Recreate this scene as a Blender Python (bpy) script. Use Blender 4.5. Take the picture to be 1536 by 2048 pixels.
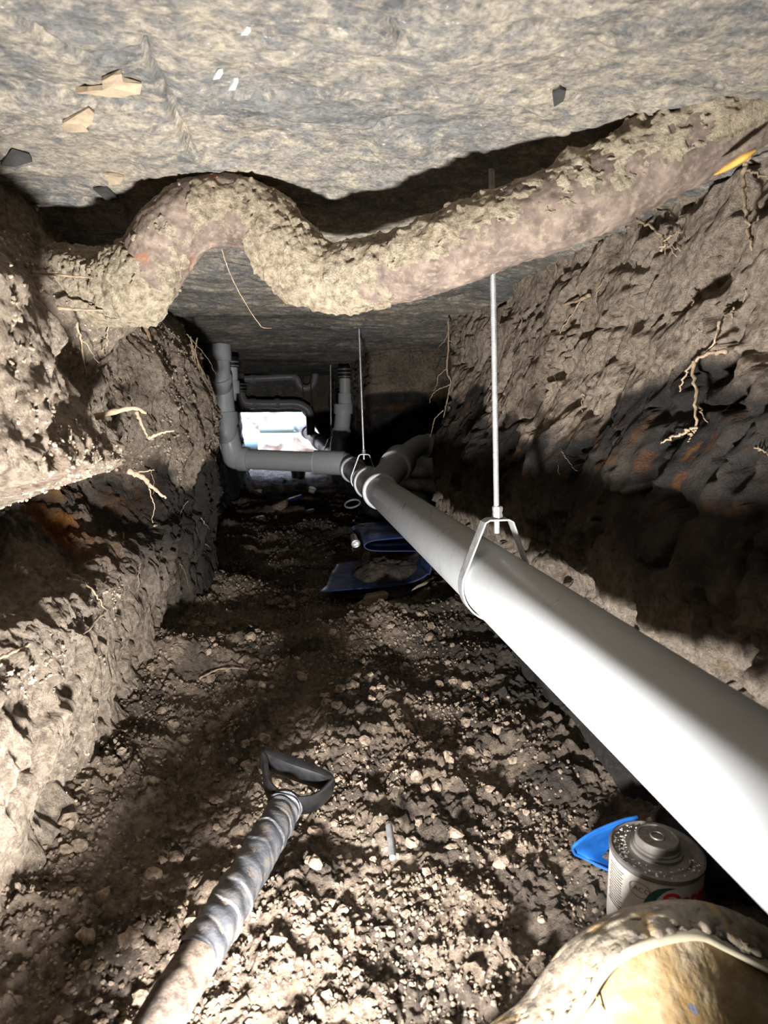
import bpy, math, random
import numpy as np
from mathutils import Vector, Matrix
for o in list(bpy.data.objects): bpy.data.objects.remove(o, do_unlink=True)
scene = bpy.context.scene
COL = scene.collection
rnd = random.Random(7)
rs = np.random.RandomState(11)

# ------------------------------------------------------------------ camera
F = 1250.0; EYE = .62
def _cam():
    d = np.array([(574-768)/F, -(834-1024)/F, -1.]); d /= np.linalg.norm(d)
    u = np.array([-.03, 1., 0.]); u -= d*u.dot(d); u /= np.linalg.norm(u)
    return np.array([np.cross(d, u), d, u])
RC = _cam()
cd = bpy.data.cameras.new('camera'); cam = bpy.data.objects.new('camera', cd); COL.objects.link(cam)
cam.matrix_world = Matrix([list(RC[i]) + [[0, 0, EYE][i]] for i in range(3)] + [[0, 0, 0, 1]])
cd.sensor_fit = 'VERTICAL'; cd.sensor_height = 36; cd.sensor_width = 27; cd.lens = F/2048*36
cd.clip_start = .02; cd.clip_end = 200
cd.dof.use_dof = True; cd.dof.focus_distance = 1.3; cd.dof.aperture_fstop = 8.0
scene.camera = cam
# ------------------------------------------------------------------ world, sun, lamp, exposure
w = bpy.data.worlds.new('sky'); scene.world = w; w.use_nodes = True
nt = w.node_tree; bg = nt.nodes['Background']
sk = nt.nodes.new('ShaderNodeTexSky'); sk.sky_type = 'NISHITA'; sk.sun_disc = False
sk.sun_elevation = math.radians(58); sk.sun_rotation = math.radians(200); sk.air_density = 1.2; sk.dust_density = .6
nt.links.new(sk.outputs[0], bg.inputs[0]); bg.inputs[1].default_value = 3.4
sd = bpy.data.lights.new('sun', 'SUN'); sd.energy = 4; sd.angle = .01; sd.color = (1, .97, .92)
so = bpy.data.objects.new('sun', sd); COL.objects.link(so); so.rotation_euler = (math.radians(32), 0, math.radians(-14))
ld = bpy.data.lights.new('work_lamp', 'AREA'); ld.shape = 'RECTANGLE'; ld.size = .085; ld.size_y = .05
ld.spread = math.radians(150); ld.energy = 26; ld.color = (1, .975, .955)
lo = bpy.data.objects.new('work_lamp', ld); COL.objects.link(lo)
LAMP = Vector((-.05, .27, .15)); lo.location = LAMP
lo.rotation_euler = Vector((.09, .92, .385)).to_track_quat('-Z', 'Y').to_euler()
vs = scene.view_settings; vs.view_transform = 'Standard'; vs.look = 'None'; vs.gamma = 1; vs.exposure = 0.2; vs.use_curve_mapping = False

# ------------------------------------------------------------------ geometry helpers
def ray(px, py):
    return RC @ np.array([(px-768)/F, -(py-1024)/F, -1.])
def at(px, py, X=None, Y=None, Z=None):
    d = ray(px, py)
    s = X/d[0] if X is not None else Y/d[1] if Y is not None else (Z-EYE)/d[2]
    return np.array([0, 0, EYE]) + d*s
def _hash(i, j, k, seed):
    h = (i.astype(np.int64)*374761393 + j.astype(np.int64)*668265263 + k.astype(np.int64)*2147483647 + seed*974711) & 0xFFFFFFFF
    h = ((h ^ (h >> 13))*1274126177) & 0xFFFFFFFF
    h = ((h ^ (h >> 16))*2246822519) & 0xFFFFFFFF
    return ((h ^ (h >> 15)) & 0xFFFFFF)/float(0xFFFFFF)
def vn(x, y, z, seed=0):
    xi, yi, zi = np.floor(x), np.floor(y), np.floor(z)
    fx, fy, fz = x-xi, y-yi, z-zi
    fx = fx*fx*fx*(fx*(fx*6-15)+10); fy = fy*fy*fy*(fy*(fy*6-15)+10); fz = fz*fz*fz*(fz*(fz*6-15)+10)
    def c(a, b, d): return _hash(xi+a, yi+b, zi+d, seed)
    x00 = c(0,0,0)*(1-fx)+c(1,0,0)*fx; x10 = c(0,1,0)*(1-fx)+c(1,1,0)*fx
    x01 = c(0,0,1)*(1-fx)+c(1,0,1)*fx; x11 = c(0,1,1)*(1-fx)+c(1,1,1)*fx
    return ((x00*(1-fy)+x10*fy)*(1-fz)+(x01*(1-fy)+x11*fy)*fz)*2-1
def fbm(x, y, z, sc, octv, seed=0, gain=.5, ridge=False):
    t = np.zeros_like(x); a = 1.; s = sc
    for o in range(octv):
        n = vn(x*s+o*3.1, y*s+o*7.7, z*s-o*1.3, seed+o)
        t += a*((1-2*np.abs(n)) if ridge else n); a *= gain; s *= 2.03
    return t
def worley(x, y, sc, seed=0):
    x = x*sc; y = y*sc; xi = np.floor(x); yi = np.floor(y)
    f1 = np.full_like(x, 9.); f2 = np.full_like(x, 9.); idr = np.zeros_like(x)
    for a in (-1, 0, 1):
        for b in (-1, 0, 1):
            cx, cy = xi+a, yi+b
            px = cx+.1+.8*_hash(cx, cy, cx*0, seed); py = cy+.1+.8*_hash(cx, cy, cx*0+1, seed)
            d = np.hypot(px-x, py-y)
            m = d < f1
            f2 = np.where(m, f1, np.minimum(f2, d)); idr = np.where(m, _hash(cx, cy, cx*0+2, seed), idr); f1 = np.where(m, d, f1)
    return f1, f2, idr
def clods(x, y, sc, seed):
    wx = .45/sc*vn(x*sc*1.3, y*sc*1.3, x*0, seed+70)+.2/sc*vn(x*sc*3.1, y*sc*3.1, x*0, seed+71); wy = .45/sc*vn(x*sc*1.3, y*sc*1.3, x*0+9, seed+72)+.2/sc*vn(x*sc*3.1, y*sc*3.1, x*0+5, seed+73)
    f1, f2, r = worley(x+wx, y+wy, sc, seed)
    return np.clip((f2-f1)*1.9, 0, 1)**.55*(.12+.88*r*r)
def sst(a, b, x):
    t = np.clip((x-a)/(b-a), 0, 1); return t*t*(3-2*t)
def gs(x, c, s): return np.exp(-((x-c)/s)**2)
def interp(x, ks, vals): return np.interp(x, ks, vals)
def seg_dist(x, y, pts):
    d = np.full_like(x, 9.)
    for (ax, ay), (bx, by) in zip(pts[:-1], pts[1:]):
        vx, vy = bx-ax, by-ay; t = np.clip(((x-ax)*vx+(y-ay)*vy)/(vx*vx+vy*vy), 0, 1)
        d = np.minimum(d, np.hypot(x-ax-t*vx, y-ay-t*vy))
    return d

def link(o, parent=None):
    COL.objects.link(o)
    if parent is not None: o.parent = parent
    return o
def big_mesh(name, V, Q, mat, parent=None, attrs=None, smooth=True):
    me = bpy.data.meshes.new(name); V = np.asarray(V, np.float32); Q = np.asarray(Q, np.int32); k = Q.shape[1]
    me.vertices.add(len(V)); me.vertices.foreach_set('co', V.ravel())
    me.loops.add(Q.size); me.loops.foreach_set('vertex_index', Q.ravel())
    me.polygons.add(len(Q)); me.polygons.foreach_set('loop_start', np.arange(0, Q.size, k, dtype=np.int32))
    me.polygons.foreach_set('use_smooth', np.full(len(Q), smooth, bool))
    me.update(calc_edges=True)
    for n, a in (attrs or {}).items():
        at_ = me.attributes.new(n, 'FLOAT', 'POINT'); at_.data.foreach_set('value', np.asarray(a, np.float32).ravel())
    me.materials.append(mat)
    return link(bpy.data.objects.new(name, me), parent)
def grid_quads(nu, nv, flip=False):
    i = np.arange(nu*nv).reshape(nu, nv)
    q = np.stack([i[:-1, :-1], i[1:, :-1], i[1:, 1:], i[:-1, 1:]], -1).reshape(-1, 4)
    return q[:, ::-1] if flip else q
def mesh(name, V, Fc, mat, parent=None, smooth=True, sharp=None):
    me = bpy.data.meshes.new(name); me.from_pydata([tuple(map(float, v)) for v in V], [], [tuple(f) for f in Fc]); me.update()
    if smooth:
        me.polygons.foreach_set('use_smooth', [True]*len(me.polygons))
        if sharp: me.set_sharp_from_angle(angle=math.radians(sharp))
    me.materials.append(mat)
    return link(bpy.data.objects.new(name, me), parent)
def comb(*parts):
    V = []; Fc = []
    for v, f in parts:
        b = len(V); V += list(map(tuple, v)); Fc += [tuple(i+b for i in q) for q in f]
    return V, Fc
def smooth_path(P, n):
    P = np.array(P, float); k = len(P); out = []
    t = np.linspace(0, k-1, n)
    Pe = np.vstack([2*P[0]-P[1], P, 2*P[-1]-P[-2]])
    for s in t:
        i = min(int(s), k-2); u = s-i; a, b, c, d = Pe[i], Pe[i+1], Pe[i+2], Pe[i+3]
        out.append(.5*((2*b)+(-a+c)*u+(2*a-5*b+4*c-d)*u*u+(-a+3*b-3*c+d)*u**3))
    return np.array(out)
def frames(P, closed=False):
    n = len(P); T = np.gradient(P, axis=0)
    if closed: T = np.roll(P, -1, 0)-np.roll(P, 1, 0)
    T /= np.linalg.norm(T, axis=1)[:, None]+1e-12
    a = np.array([0, 0, 1.]) if abs(T[0][2]) < .9 else np.array([1., 0, 0])
    u = np.cross(a, T[0]); u /= np.linalg.norm(u); U = [u]
    for i in range(1, n):
        u = U[-1]-T[i]*U[-1].dot(T[i]); u /= np.linalg.norm(u)+1e-12; U.append(u)
    U = np.array(U); return T, U, np.cross(T, U)
def tube(P, r, seg=12, caps=True, closed=False):
    P = np.array(P, float); n = len(P); r = np.broadcast_to(np.asarray(r, float), (n,))
    T, U, W = frames(P, closed); V = []
    for i in range(n):
        for k in range(seg):
            a = 2*math.pi*k/seg; V.append(P[i]+r[i]*(math.cos(a)*U[i]+math.sin(a)*W[i]))
    Fc = []
    for i in range(n if closed else n-1):
        j = (i+1) % n
        for k in range(seg):
            l = (k+1) % seg; Fc.append((i*seg+k, i*seg+l, j*seg+l, j*seg+k))
    if caps and not closed:
        Fc.append(tuple(range(seg))[::-1]); Fc.append(tuple((n-1)*seg+k for k in range(seg)))
    return V, Fc
def lathe_axis(p0, d, prof, seg=24):
    """prof: list of (distance along axis, radius) from p0 along direction d"""
    d = np.array(d, float); d /= np.linalg.norm(d); p0 = np.array(p0, float)
    a = np.array([0, 0, 1.]) if abs(d[2]) < .9 else np.array([1., 0, 0])
    u = np.cross(a, d); u /= np.linalg.norm(u); w_ = np.cross(d, u); V = []; Fc = []
    for t, r in prof:
        for k in range(seg):
            an = 2*math.pi*k/seg; V.append(p0+d*t+max(r, 1e-5)*(math.cos(an)*u+math.sin(an)*w_))
    for i in range(len(prof)-1):
        for k in range(seg):
            l = (k+1) % seg; Fc.append((i*seg+k, i*seg+l, (i+1)*seg+l, (i+1)*seg+k))
    Fc.append(tuple(range(seg))[::-1]); Fc.append(tuple((len(prof)-1)*seg+k for k in range(seg)))
    return V, Fc
def box(c, s, R=None):
    V = [(x*s[0]/2, y*s[1]/2, z*s[2]/2) for x in (-1, 1) for y in (-1, 1) for z in (-1, 1)]
    if R is not None: V = [tuple(R @ Vector(v)) for v in V]
    V = [(v[0]+c[0], v[1]+c[1], v[2]+c[2]) for v in V]
    return V, [(0,1,3,2), (4,6,7,5), (0,4,5,1), (2,3,7,6), (0,2,6,4), (1,5,7,3)]
def thing(name, label, cat, loc=(0, 0, 0), group=None):
    o = bpy.data.objects.new(name, None); COL.objects.link(o); o.location = loc; o.empty_display_size = .02
    o['label'] = label; o['category'] = cat
    if group: o['group'] = group
    return o
def tag(o, label, cat, group=None):
    o['label'] = label; o['category'] = cat
    if group: o['group'] = group
    return o
def struct(o, label=None):
    o['kind'] = 'structure'
    if label: o['label'] = label
    return o
def part(name, vf, mat, parent, smooth=True, sharp=40, local=None):
    V, Fc = vf; b = np.array(parent.location)
    if parent.parent is not None: b = np.array(parent.parent.location)
    return mesh(name, [np.array(v)-b for v in V], Fc, mat, parent, smooth, sharp)
def sub(name, vf, mat, parent, root, smooth=True, sharp=40):
    b = np.array(root.location); V, Fc = vf
    return mesh(name, [np.array(v)-b for v in V], Fc, mat, parent, smooth, sharp)

# ------------------------------------------------------------------ materials
class NT:
    def __init__(s, name):
        s.m = bpy.data.materials.new(name); s.m.use_nodes = True; s.t = s.m.node_tree; s.b = s.t.nodes['Principled BSDF']
    def n(s, typ, props=None, **inp):
        x = s.t.nodes.new(typ)
        for k, v in (props or {}).items(): setattr(x, k, v)
        for k, v in inp.items():
            key = int(k[1:]) if k[0] == 'i' and k[1:].isdigit() else k.replace('_', ' ')
            s.set(x.inputs[key], v)
        return x
    def set(s, sock, v):
        if isinstance(v, bpy.types.NodeSocket): s.t.links.new(v, sock)
        elif isinstance(v, bpy.types.Node): s.t.links.new(v.outputs[0], sock)
        else: sock.default_value = v
    def pos(s, scale=(1, 1, 1)):
        g = s.n('ShaderNodeNewGeometry')
        return s.n('ShaderNodeVectorMath', {'operation': 'MULTIPLY'}, i0=g.outputs['Position'], i1=scale)
    def obj(s, scale=(1, 1, 1)):
        g = s.n('ShaderNodeTexCoord')
        return s.n('ShaderNodeVectorMath', {'operation': 'MULTIPLY'}, i0=g.outputs['Object'], i1=scale)
    def noise(s, vec, scale, detail=6, rough=.6, dist=0):
        return s.n('ShaderNodeTexNoise', None, Vector=vec, Scale=scale, Detail=detail, Roughness=rough, Distortion=dist).outputs[0]
    def ramp(s, fac, stops, interp_='LINEAR'):
        r = s.n('ShaderNodeValToRGB', None, Fac=fac); r.color_ramp.interpolation = interp_; e = r.color_ramp.elements
        while len(e) < len(stops): e.new(.5)
        for q, (p, c) in zip(e, stops):
            q.position = p; q.color = (c, c, c, 1) if isinstance(c, (int, float)) else tuple(c)+(1,)
        return r.outputs[0]
    def mix(s, fac, a, b, mode='MIX'):
        x = s.n('ShaderNodeMix', {'data_type': 'RGBA', 'blend_type': mode})
        for sock, v in ((x.inputs[0], fac), (x.inputs[6], a), (x.inputs[7], b)):
            if isinstance(v, tuple): v = tuple(v)+(1,) if len(v) == 3 else v
            s.set(sock, v)
        return x.outputs[2]
    def math(s, op, a, b=0.0):
        return s.n('ShaderNodeMath', {'operation': op}, i0=a, i1=b).outputs[0]
    def attr(s, name):
        return s.n('ShaderNodeAttribute', {'attribute_name': name}).outputs['Fac']
    def bump(s, h, strength, dist, normal=None):
        x = s.n('ShaderNodeBump', None, Height=h, Strength=strength, Distance=dist)
        if normal is not None: s.set(x.inputs['Normal'], normal)
        return x.outputs[0]
    def out(s, color=None, rough=None, normal=None, metal=None, spec=None):
        b = s.b.inputs
        for k, v in (('Base Color', color), ('Roughness', rough), ('Normal', normal), ('Metallic', metal), ('Specular IOR Level', spec)):
            if v is not None: s.set(b[k], tuple(v)+(1,) if isinstance(v, tuple) and len(v) == 3 else v)
        return s.m
def soil(name, light, mid, deep, layers=True, bump=1.0):
    k = NT(name); p = k.pos()
    n1 = k.noise(p, 7, 9, .62, .3); n2 = k.noise(p, 90, 5, .65); n3 = k.noise(p, 26, 6, .6)
    col = k.ramp(n1, [(.32, deep), (.5, mid), (.66, light)])
    col = k.mix(k.ramp(n2, [(.3, 0.), (.75, .75)]), col, light)
    col = k.mix(1.0, col, k.ramp(n2, [(.28, .42), (.5, 1.05), (.72, 1.45)]), 'MULTIPLY')
    col = k.mix(k.ramp(n3, [(.66, 0.), (.74, .55)]), col, (.42, .27, .085))
    if layers:
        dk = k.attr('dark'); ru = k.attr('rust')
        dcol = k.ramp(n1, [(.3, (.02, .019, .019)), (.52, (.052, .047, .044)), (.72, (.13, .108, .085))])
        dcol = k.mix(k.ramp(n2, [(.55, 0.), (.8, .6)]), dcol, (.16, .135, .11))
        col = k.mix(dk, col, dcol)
        rcol = k.ramp(n3, [(.3, (.05, .022, .01)), (.5, (.22, .085, .02)), (.68, (.42, .19, .04))])
        col = k.mix(ru, col, rcol)
    h = k.math('ADD', k.math('MULTIPLY', k.noise(p, 75, 9, .78), 1.0), k.math('MULTIPLY', k.noise(p, 330, 4, .7), .5))
    nrm = k.bump(h, 1.0*bump, .02)
    return k.out(col, .93, nrm, spec=.18)
M = {}
M['clay'] = soil('clay_soil', (.57, .47, .37), (.41, .325, .245), (.25, .19, .14))
M['ground'] = soil('ground_soil', (.42, .335, .255), (.24, .18, .132), (.10, .073, .053))
M['clod'] = soil('clod_soil', (.42, .335, .255), (.26, .195, .142), (.13, .096, .07), False, .6)
M['crumb'] = soil('crumb_soil', (.31, .245, .185), (.17, .128, .094), (.09, .066, .048), False, .5)
M['claycrumb'] = soil('clay_crumb', (.50, .41, .31), (.38, .30, .215), (.24, .185, .13), False, .5)
def m_ceiling():
    k = NT('slab_underside'); p = k.pos((1.0, 1.25, 1.0))
    n1 = k.noise(p, 2.6, 8, .62, .5); n2 = k.noise(p, 38, 9, .78, .15); n3 = k.noise(k.pos((1, 2.0, 1)), 11, 9, .74, .5); n4 = k.noise(p, 150, 3, .6)
    grey = k.ramp(n3, [(.3, (.085, .087, .088)), (.5, (.175, .175, .17)), (.7, (.28, .275, .26))])
    tan = k.ramp(n2, [(.35, (.33, .278, .208)), (.65, (.46, .405, .32))])
    fac = k.ramp(k.math('ADD', k.math('MULTIPLY', n1, .40), k.math('MULTIPLY', n2, .62)), [(.46, 0.), (.58, 1.)])
    col = k.mix(fac, grey, tan)
    col = k.mix(k.ramp(k.noise(p, 2.3, 4, .5, .4), [(.70, 0.), (.76, .75)]), col, (.45, .26, .08))
    col = k.mix(k.ramp(n4, [(.69, 0.), (.74, .8)]), col, (.68, .66, .62))
    col = k.mix(1.0, col, k.ramp(n4, [(.3, .62), (.5, 1.), (.68, 1.22)]), 'MULTIPLY')
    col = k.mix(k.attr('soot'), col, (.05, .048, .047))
    h = k.math('ADD', n2, k.math('MULTIPLY', n4, .3))
    return k.out(col, .9, k.bump(h, .8, .007), spec=.2)
M['ceiling'] = m_ceiling()
def m_pvc(name, col, dirt=.25, rough=.32):
    k = NT(name); p = k.pos()
    n = k.noise(p, 18, 6, .65, .4); s2 = k.noise(k.pos((30, 3, 30)), 9, 4, .6)
    c = k.mix(k.ramp(n, [(.52, 0.), (.8, dirt)]), col, tuple(x*.62*y for x, y in zip(col, (1, .93, .82))))
    c = k.mix(k.ramp(s2, [(.66, 0.), (.72, .25)]), c, tuple(min(1, x*1.25) for x in col))
    r = k.ramp(n, [(.35, rough-.06), (.75, rough+.22)])
    return k.out(c, r, spec=.45)
M['pvc'] = m_pvc('grey_pvc', (.43, .445, .455)); M['fit'] = m_pvc('fitting_pvc', (.50, .515, .53), .3, .36)
M['oldpvc'] = m_pvc('brownish_pvc', (.30, .285, .29), .4, .3)
M['bead'] = m_pvc('glue_bead', (.66, .66, .67), .1, .3)
def plain(name, col, rough=.5, metal=0., nscale=0, amt=.3, bump=0, bdist=.002, spec=None):
    k = NT(name); c = col; nrm = None
    if nscale:
        n = k.noise(k.obj(), nscale, 6, .65); c = k.mix(k.ramp(n, [(.35, 0.), (.7, 1.)]), tuple(x*(1-amt) for x in col), tuple(min(1, x*(1+amt)) for x in col))
        if bump: nrm = k.bump(n, bump, bdist)
    return k.out(c, rough, nrm, metal, spec)
M['zinc'] = plain('zinc_steel', (.66, .67, .67), .36, .7, 60, .25, .2, .0005)
M['dark_iron'] = plain('dark_steel', (.09, .085, .08), .5, .7, 40, .3)
M['rubber'] = plain('black_rubber', (.012, .012, .013), .45)
M['marker'] = plain('marker_ink', (.01, .01, .012), .6)
M['root'] = plain('root_bark', (.36, .27, .18), .9, 0, 90, .35, .5, .002)
M['rootdark'] = plain('root_bark_dark', (.30, .20, .115), .9, 0, 90, .35, .5, .002)
M['blackplastic'] = plain('black_plastic', (.007, .007, .0075), .34, 0, 70, .5)
M['bluep'] = plain('blue_plastic', (.008, .085, .31), .42, 0, 35, .25)
M['white'] = plain('white_plastic', (.75, .74, .70), .5, 0, 30, .12)
M['flake'] = plain('clay_flake', (.40, .31, .21), .9, 0, 40, .3, .5, .003)
M['darkrec'] = plain('dark_flake', (.045, .042, .04), .9, 0, 40, .3)
def m_tarp():
    k = NT('dark_blue_sheet'); p = k.pos((1, 1, 1)); n = k.noise(p, 14, 7, .7, .5); n2 = k.noise(k.pos((12, 60, 12)), 3, 5, .6)
    c = k.mix(k.ramp(n, [(.45, 0.), (.62, .85)]), (.012, .038, .15), (.035, .028, .024))
    return k.out(c, k.ramp(n, [(.4, .3), (.6, .8)]), k.bump(n2, .5, .004))
M['tarp'] = m_tarp()
def m_iron():
    k = NT('old_iron'); p = k.pos(); n = k.noise(p, 22, 8, .68, .3); n2 = k.noise(p, 120, 4, .6)
    c = k.ramp(n, [(.3, (.075, .056, .046)), (.5, (.165, .125, .102)), (.66, (.27, .21, .165))])
    c = k.mix(k.ramp(k.noise(p, 13, 4, .5), [(.64, 0.), (.72, .8)]), c, (.32, .115, .045))
    c = k.mix(k.ramp(n2, [(.5, 0.), (.72, .55)]), c, (.37, .30, .215))
    return k.out(c, .85, k.bump(k.math('ADD', n, k.math('MULTIPLY', n2, .5)), .5, .004), spec=.25)
M['iron'] = m_iron()
M['crust'] = soil('dried_clay_crust', (.70, .60, .45), (.52, .42, .29), (.33, .25, .17), False, .9)

# ------------------------------------------------------------------ the tunnel shell
def ys(y0, y1, fine=.0036, k=.0030):
    out = [y0]
    while out[-1] < y1:
        y = out[-1]; out.append(y + (.02 if y < .3 else max(fine, k*y)))
    return np.array(out)
def Xl(y, z):
    """left bank surface, macro shape"""
    y = np.asarray(y, float); z = np.asarray(z, float)
    x = interp(z, [0, .06, .15, .3, .55, .8, 1.05], [-.315, -.345, -.37, -.385, -.395, -.41, -.43])
    near = 1-sst(1.0, 1.12, y+.55*(z-.62))
    x = x + near*.105*sst(.50, .56, z)*(1-sst(.74, .92, z+.12*(y-.9)))
    x = x - .13*sst(.29, .43, z)*(1-sst(.49, .545, z+.012*np.sin(y*14)+.03*vn(y*17, z*3, y*0, 43)))*(1-sst(1.35, 1.95, y))      # undercut
    x = x + .045*(1-sst(.30, .36, z))*(1-sst(1.6, 2.1, y))*sst(.05, .2, z)
    x = x - .07*sst(.80, .95, z)*(1-sst(.95, 1.15, y))                                               # hollow over the near bank
    x = x + .15*gs(y, 1.24, .13)*gs(z, .81, .10)                                                    # collar at old pipe
    x = x + interp(z, [0, .3, .6, .82, 1.0], [.06, .12, .155, .10, .015])*gs(y, 2.25, .42)
    x = x - .085*sst(2.75, 3.1, y)*(1-.3*sst(4.2, 5, y)) - .02*sst(5, 6, y)
    return x
def Xl_full(y, z):
    x = Xl(y, z); o = y*0
    lowf = sst(.34, .26, z); und = gs(z, .43, .09)*(1-sst(1.4, 1.9, y))
    x = x + (.020-.008*lowf)*fbm(o, y, z*1.1, 5, 3, 21) + (.011-.003*lowf)*fbm(o, y, z*(1-.35*lowf), 19, 6, 5, .58)
    x = x + (.011*clods(y, z, 30, 3)*sst(.55, .8, .5+.5*vn(y*6, z*6, o, 8)+.15) + .004*clods(y+.3*z, z, 80, 4))*(1-.75*lowf)
    x = x + .030*und*fbm(o, y, z, 11, 4, 25, .6)
    x = x - .014*sst(.5, .9, fbm(o, y*1.6, z*.35, 11, 3, 33, .5, True))*(.4+.6*sst(1.5, 2.0, y)) - .016*lowf*sst(.55, .75, .5+.5*fbm(o, y, z, 22, 2, 37))
    return x
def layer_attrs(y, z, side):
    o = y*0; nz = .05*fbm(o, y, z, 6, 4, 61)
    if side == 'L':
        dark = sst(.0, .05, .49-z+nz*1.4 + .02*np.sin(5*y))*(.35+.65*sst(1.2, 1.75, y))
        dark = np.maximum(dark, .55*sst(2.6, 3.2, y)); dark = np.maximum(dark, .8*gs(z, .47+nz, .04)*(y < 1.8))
        dark = np.maximum(dark, .85*gs(z, .40+nz, .07)*(1-sst(1.5, 2.0, y))); dark = dark*(1-.70*sst(.32, .2, z)*(1-sst(1.5, 2.1, y)))  # dark soil band, deepened to paint the undercut's shade into the colour
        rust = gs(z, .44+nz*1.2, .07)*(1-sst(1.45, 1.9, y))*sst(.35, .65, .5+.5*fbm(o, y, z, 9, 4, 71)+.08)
    else:
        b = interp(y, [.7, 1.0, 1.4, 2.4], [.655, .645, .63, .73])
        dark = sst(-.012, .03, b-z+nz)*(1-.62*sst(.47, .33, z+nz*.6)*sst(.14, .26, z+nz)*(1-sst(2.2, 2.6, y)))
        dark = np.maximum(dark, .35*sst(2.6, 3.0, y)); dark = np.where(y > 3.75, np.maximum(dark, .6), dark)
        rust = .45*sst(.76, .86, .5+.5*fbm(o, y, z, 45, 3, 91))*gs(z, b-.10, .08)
    return np.clip(dark, 0, 1), np.clip(rust, 0, 1)
# left wall
Y = ys(-1.0, 6.7); Z = np.concatenate([np.linspace(-.06, .28, 85)[:-1], np.linspace(.28, .56, 130)[:-1], np.linspace(.56, 1.08, 140)]); YY, ZZ = np.meshgrid(Y, Z, indexing='ij')
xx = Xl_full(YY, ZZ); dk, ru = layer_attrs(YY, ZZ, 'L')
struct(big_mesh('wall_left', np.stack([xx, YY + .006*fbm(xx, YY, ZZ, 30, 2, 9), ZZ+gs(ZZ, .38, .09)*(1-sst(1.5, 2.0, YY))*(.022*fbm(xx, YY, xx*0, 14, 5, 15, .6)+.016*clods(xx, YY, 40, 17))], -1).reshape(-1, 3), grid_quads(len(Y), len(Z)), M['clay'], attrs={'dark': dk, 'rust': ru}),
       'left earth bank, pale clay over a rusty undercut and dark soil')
# right wall: a path in plan, raised in z
RP = np.array([(.56, -1), (.57, .3), (.585, .7), (.59, 1.5), (.61, 2.2), (.63, 2.42), (.68, 2.52), (.80, 2.66), (.86, 2.9), (.87, 3.4), (.84, 3.58), (.70, 3.64), (.54, 3.66), (.485, 3.74), (.48, 4.1), (.475, 5.0), (.44, 6.0), (.43, 6.7)])
fine = smooth_path(RP, 900); L = np.concatenate([[0], np.cumsum(np.linalg.norm(np.diff(fine, axis=0), axis=1))])
S = [0.]
while S[-1] < L[-1]:
    yy_ = np.interp(S[-1], L, fine[:, 1]); S.append(S[-1] + (.02 if yy_ < .4 else max(.0034, .0026*yy_)))
S = np.array(S[:-1]); PX = np.interp(S, L, fine[:, 0]); PY = np.interp(S, L, fine[:, 1])
TX = np.gradient(PX, S); TY = np.gradient(PY, S); NX, NY = -TY, TX; ln = np.hypot(NX, NY); NX /= ln; NY /= ln
def right_macro_dx(y, z):
    nearw = 1-sst(2.2, 2.6, y)
    return interp(z, [0, .08, .3, .45, .55, .62, .8, 1.05], [-.05, -.08, -.09, -.085, -.06, -.02, .035, .085])*nearw
Z = np.linspace(-.06, 1.08, 310)
SS, ZZ = np.meshgrid(S, Z, indexing='ij'); o = SS*0
YV = np.interp(SS, S, PY)
disp = .018*fbm(o, SS, ZZ, 4.0, 3, 121) + .0062*fbm(o, SS, ZZ, 17, 6, 125, .6) + .0035*clods(SS, ZZ, 50, 13)*sst(.4, .7, .5+.5*vn(SS*5, ZZ*5, o, 18)) \
     + .008*sst(.3, .8, fbm(o, SS, ZZ, 6, 3, 133, .5, True)) - .016*sst(.72, .98, fbm(o, SS, ZZ*1.2, 9, 3, 143, .5, True)) - .022*sst(.74, .86, .5+.5*fbm(o, SS, ZZ, 11, 3, 153))
VX = np.interp(SS, S, PX) + right_macro_dx(YV, ZZ) + disp*np.interp(SS, S, NX)
VY = YV + disp*np.interp(SS, S, NY)
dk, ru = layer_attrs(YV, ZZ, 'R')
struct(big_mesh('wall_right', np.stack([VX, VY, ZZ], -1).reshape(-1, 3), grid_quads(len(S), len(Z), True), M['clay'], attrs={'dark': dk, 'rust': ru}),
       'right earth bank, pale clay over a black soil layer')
def Xr(y, z):
    return np.interp(y, fine[:560, 1], fine[:560, 0]) + right_macro_dx(np.asarray(y, float), np.asarray(z, float))
# floor
def Zf(x, y, detail=True):
    x = np.asarray(x, float); y = np.asarray(y, float); o = x*0
    z = .05*sst(-.16, -.36, x)*(1-sst(2, 2.6, y)) + .03*sst(.33, .5, x)*(1-sst(1.8, 2.6, y)) + .016*fbm(x, y, o, 3.2, 3, 201) - .012*sst(3, 6, y) - .008
    z = z + .030*sst(.1, .9, fbm(x*.55, y*1.3, o, 5.5, 2, 205))*sst(.9, 1.5, y)
    z = z + .014*gs(y+.25*np.sin(x*5), 2.0, .12) + .016*gs(y-.2*np.sin(x*6+1), 1.62, .1)
    if detail:
        z = z + .010*fbm(x, y, o, 14, 6, 211, .58) + .020*clods(x, y, 20, 33)*sst(.4, .62, .5+.5*vn(x*7, y*7, o, 38)+.05) + .012*clods(x, y, 46, 34) + .006*clods(x, y, 95, 35)
    return z
Y = ys(-1.0, 8.6, .0034, .0030); X = np.concatenate([np.linspace(-.62, -.36, 40)[:-1], np.linspace(-.36, .56, 300)[:-1], np.linspace(.56, 1.0, 50)])
XX, YY = np.meshgrid(X, Y, indexing='ij'); zz = Zf(XX, YY)
dk = np.clip(.08*sst(1.1, 3.0, YY) + .32*sst(-.1, .6, fbm(XX, YY, XX*0, 4, 4, 221))*sst(.85, 1.5, YY) + .45*sst(.30, .46, XX)*sst(.7, 1.0, YY) + .55*sst(.0, .5, fbm(XX, YY, XX*0, 9, 4, 227)), 0, .85)*(1-sst(6.2, 6.9, YY))
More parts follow.
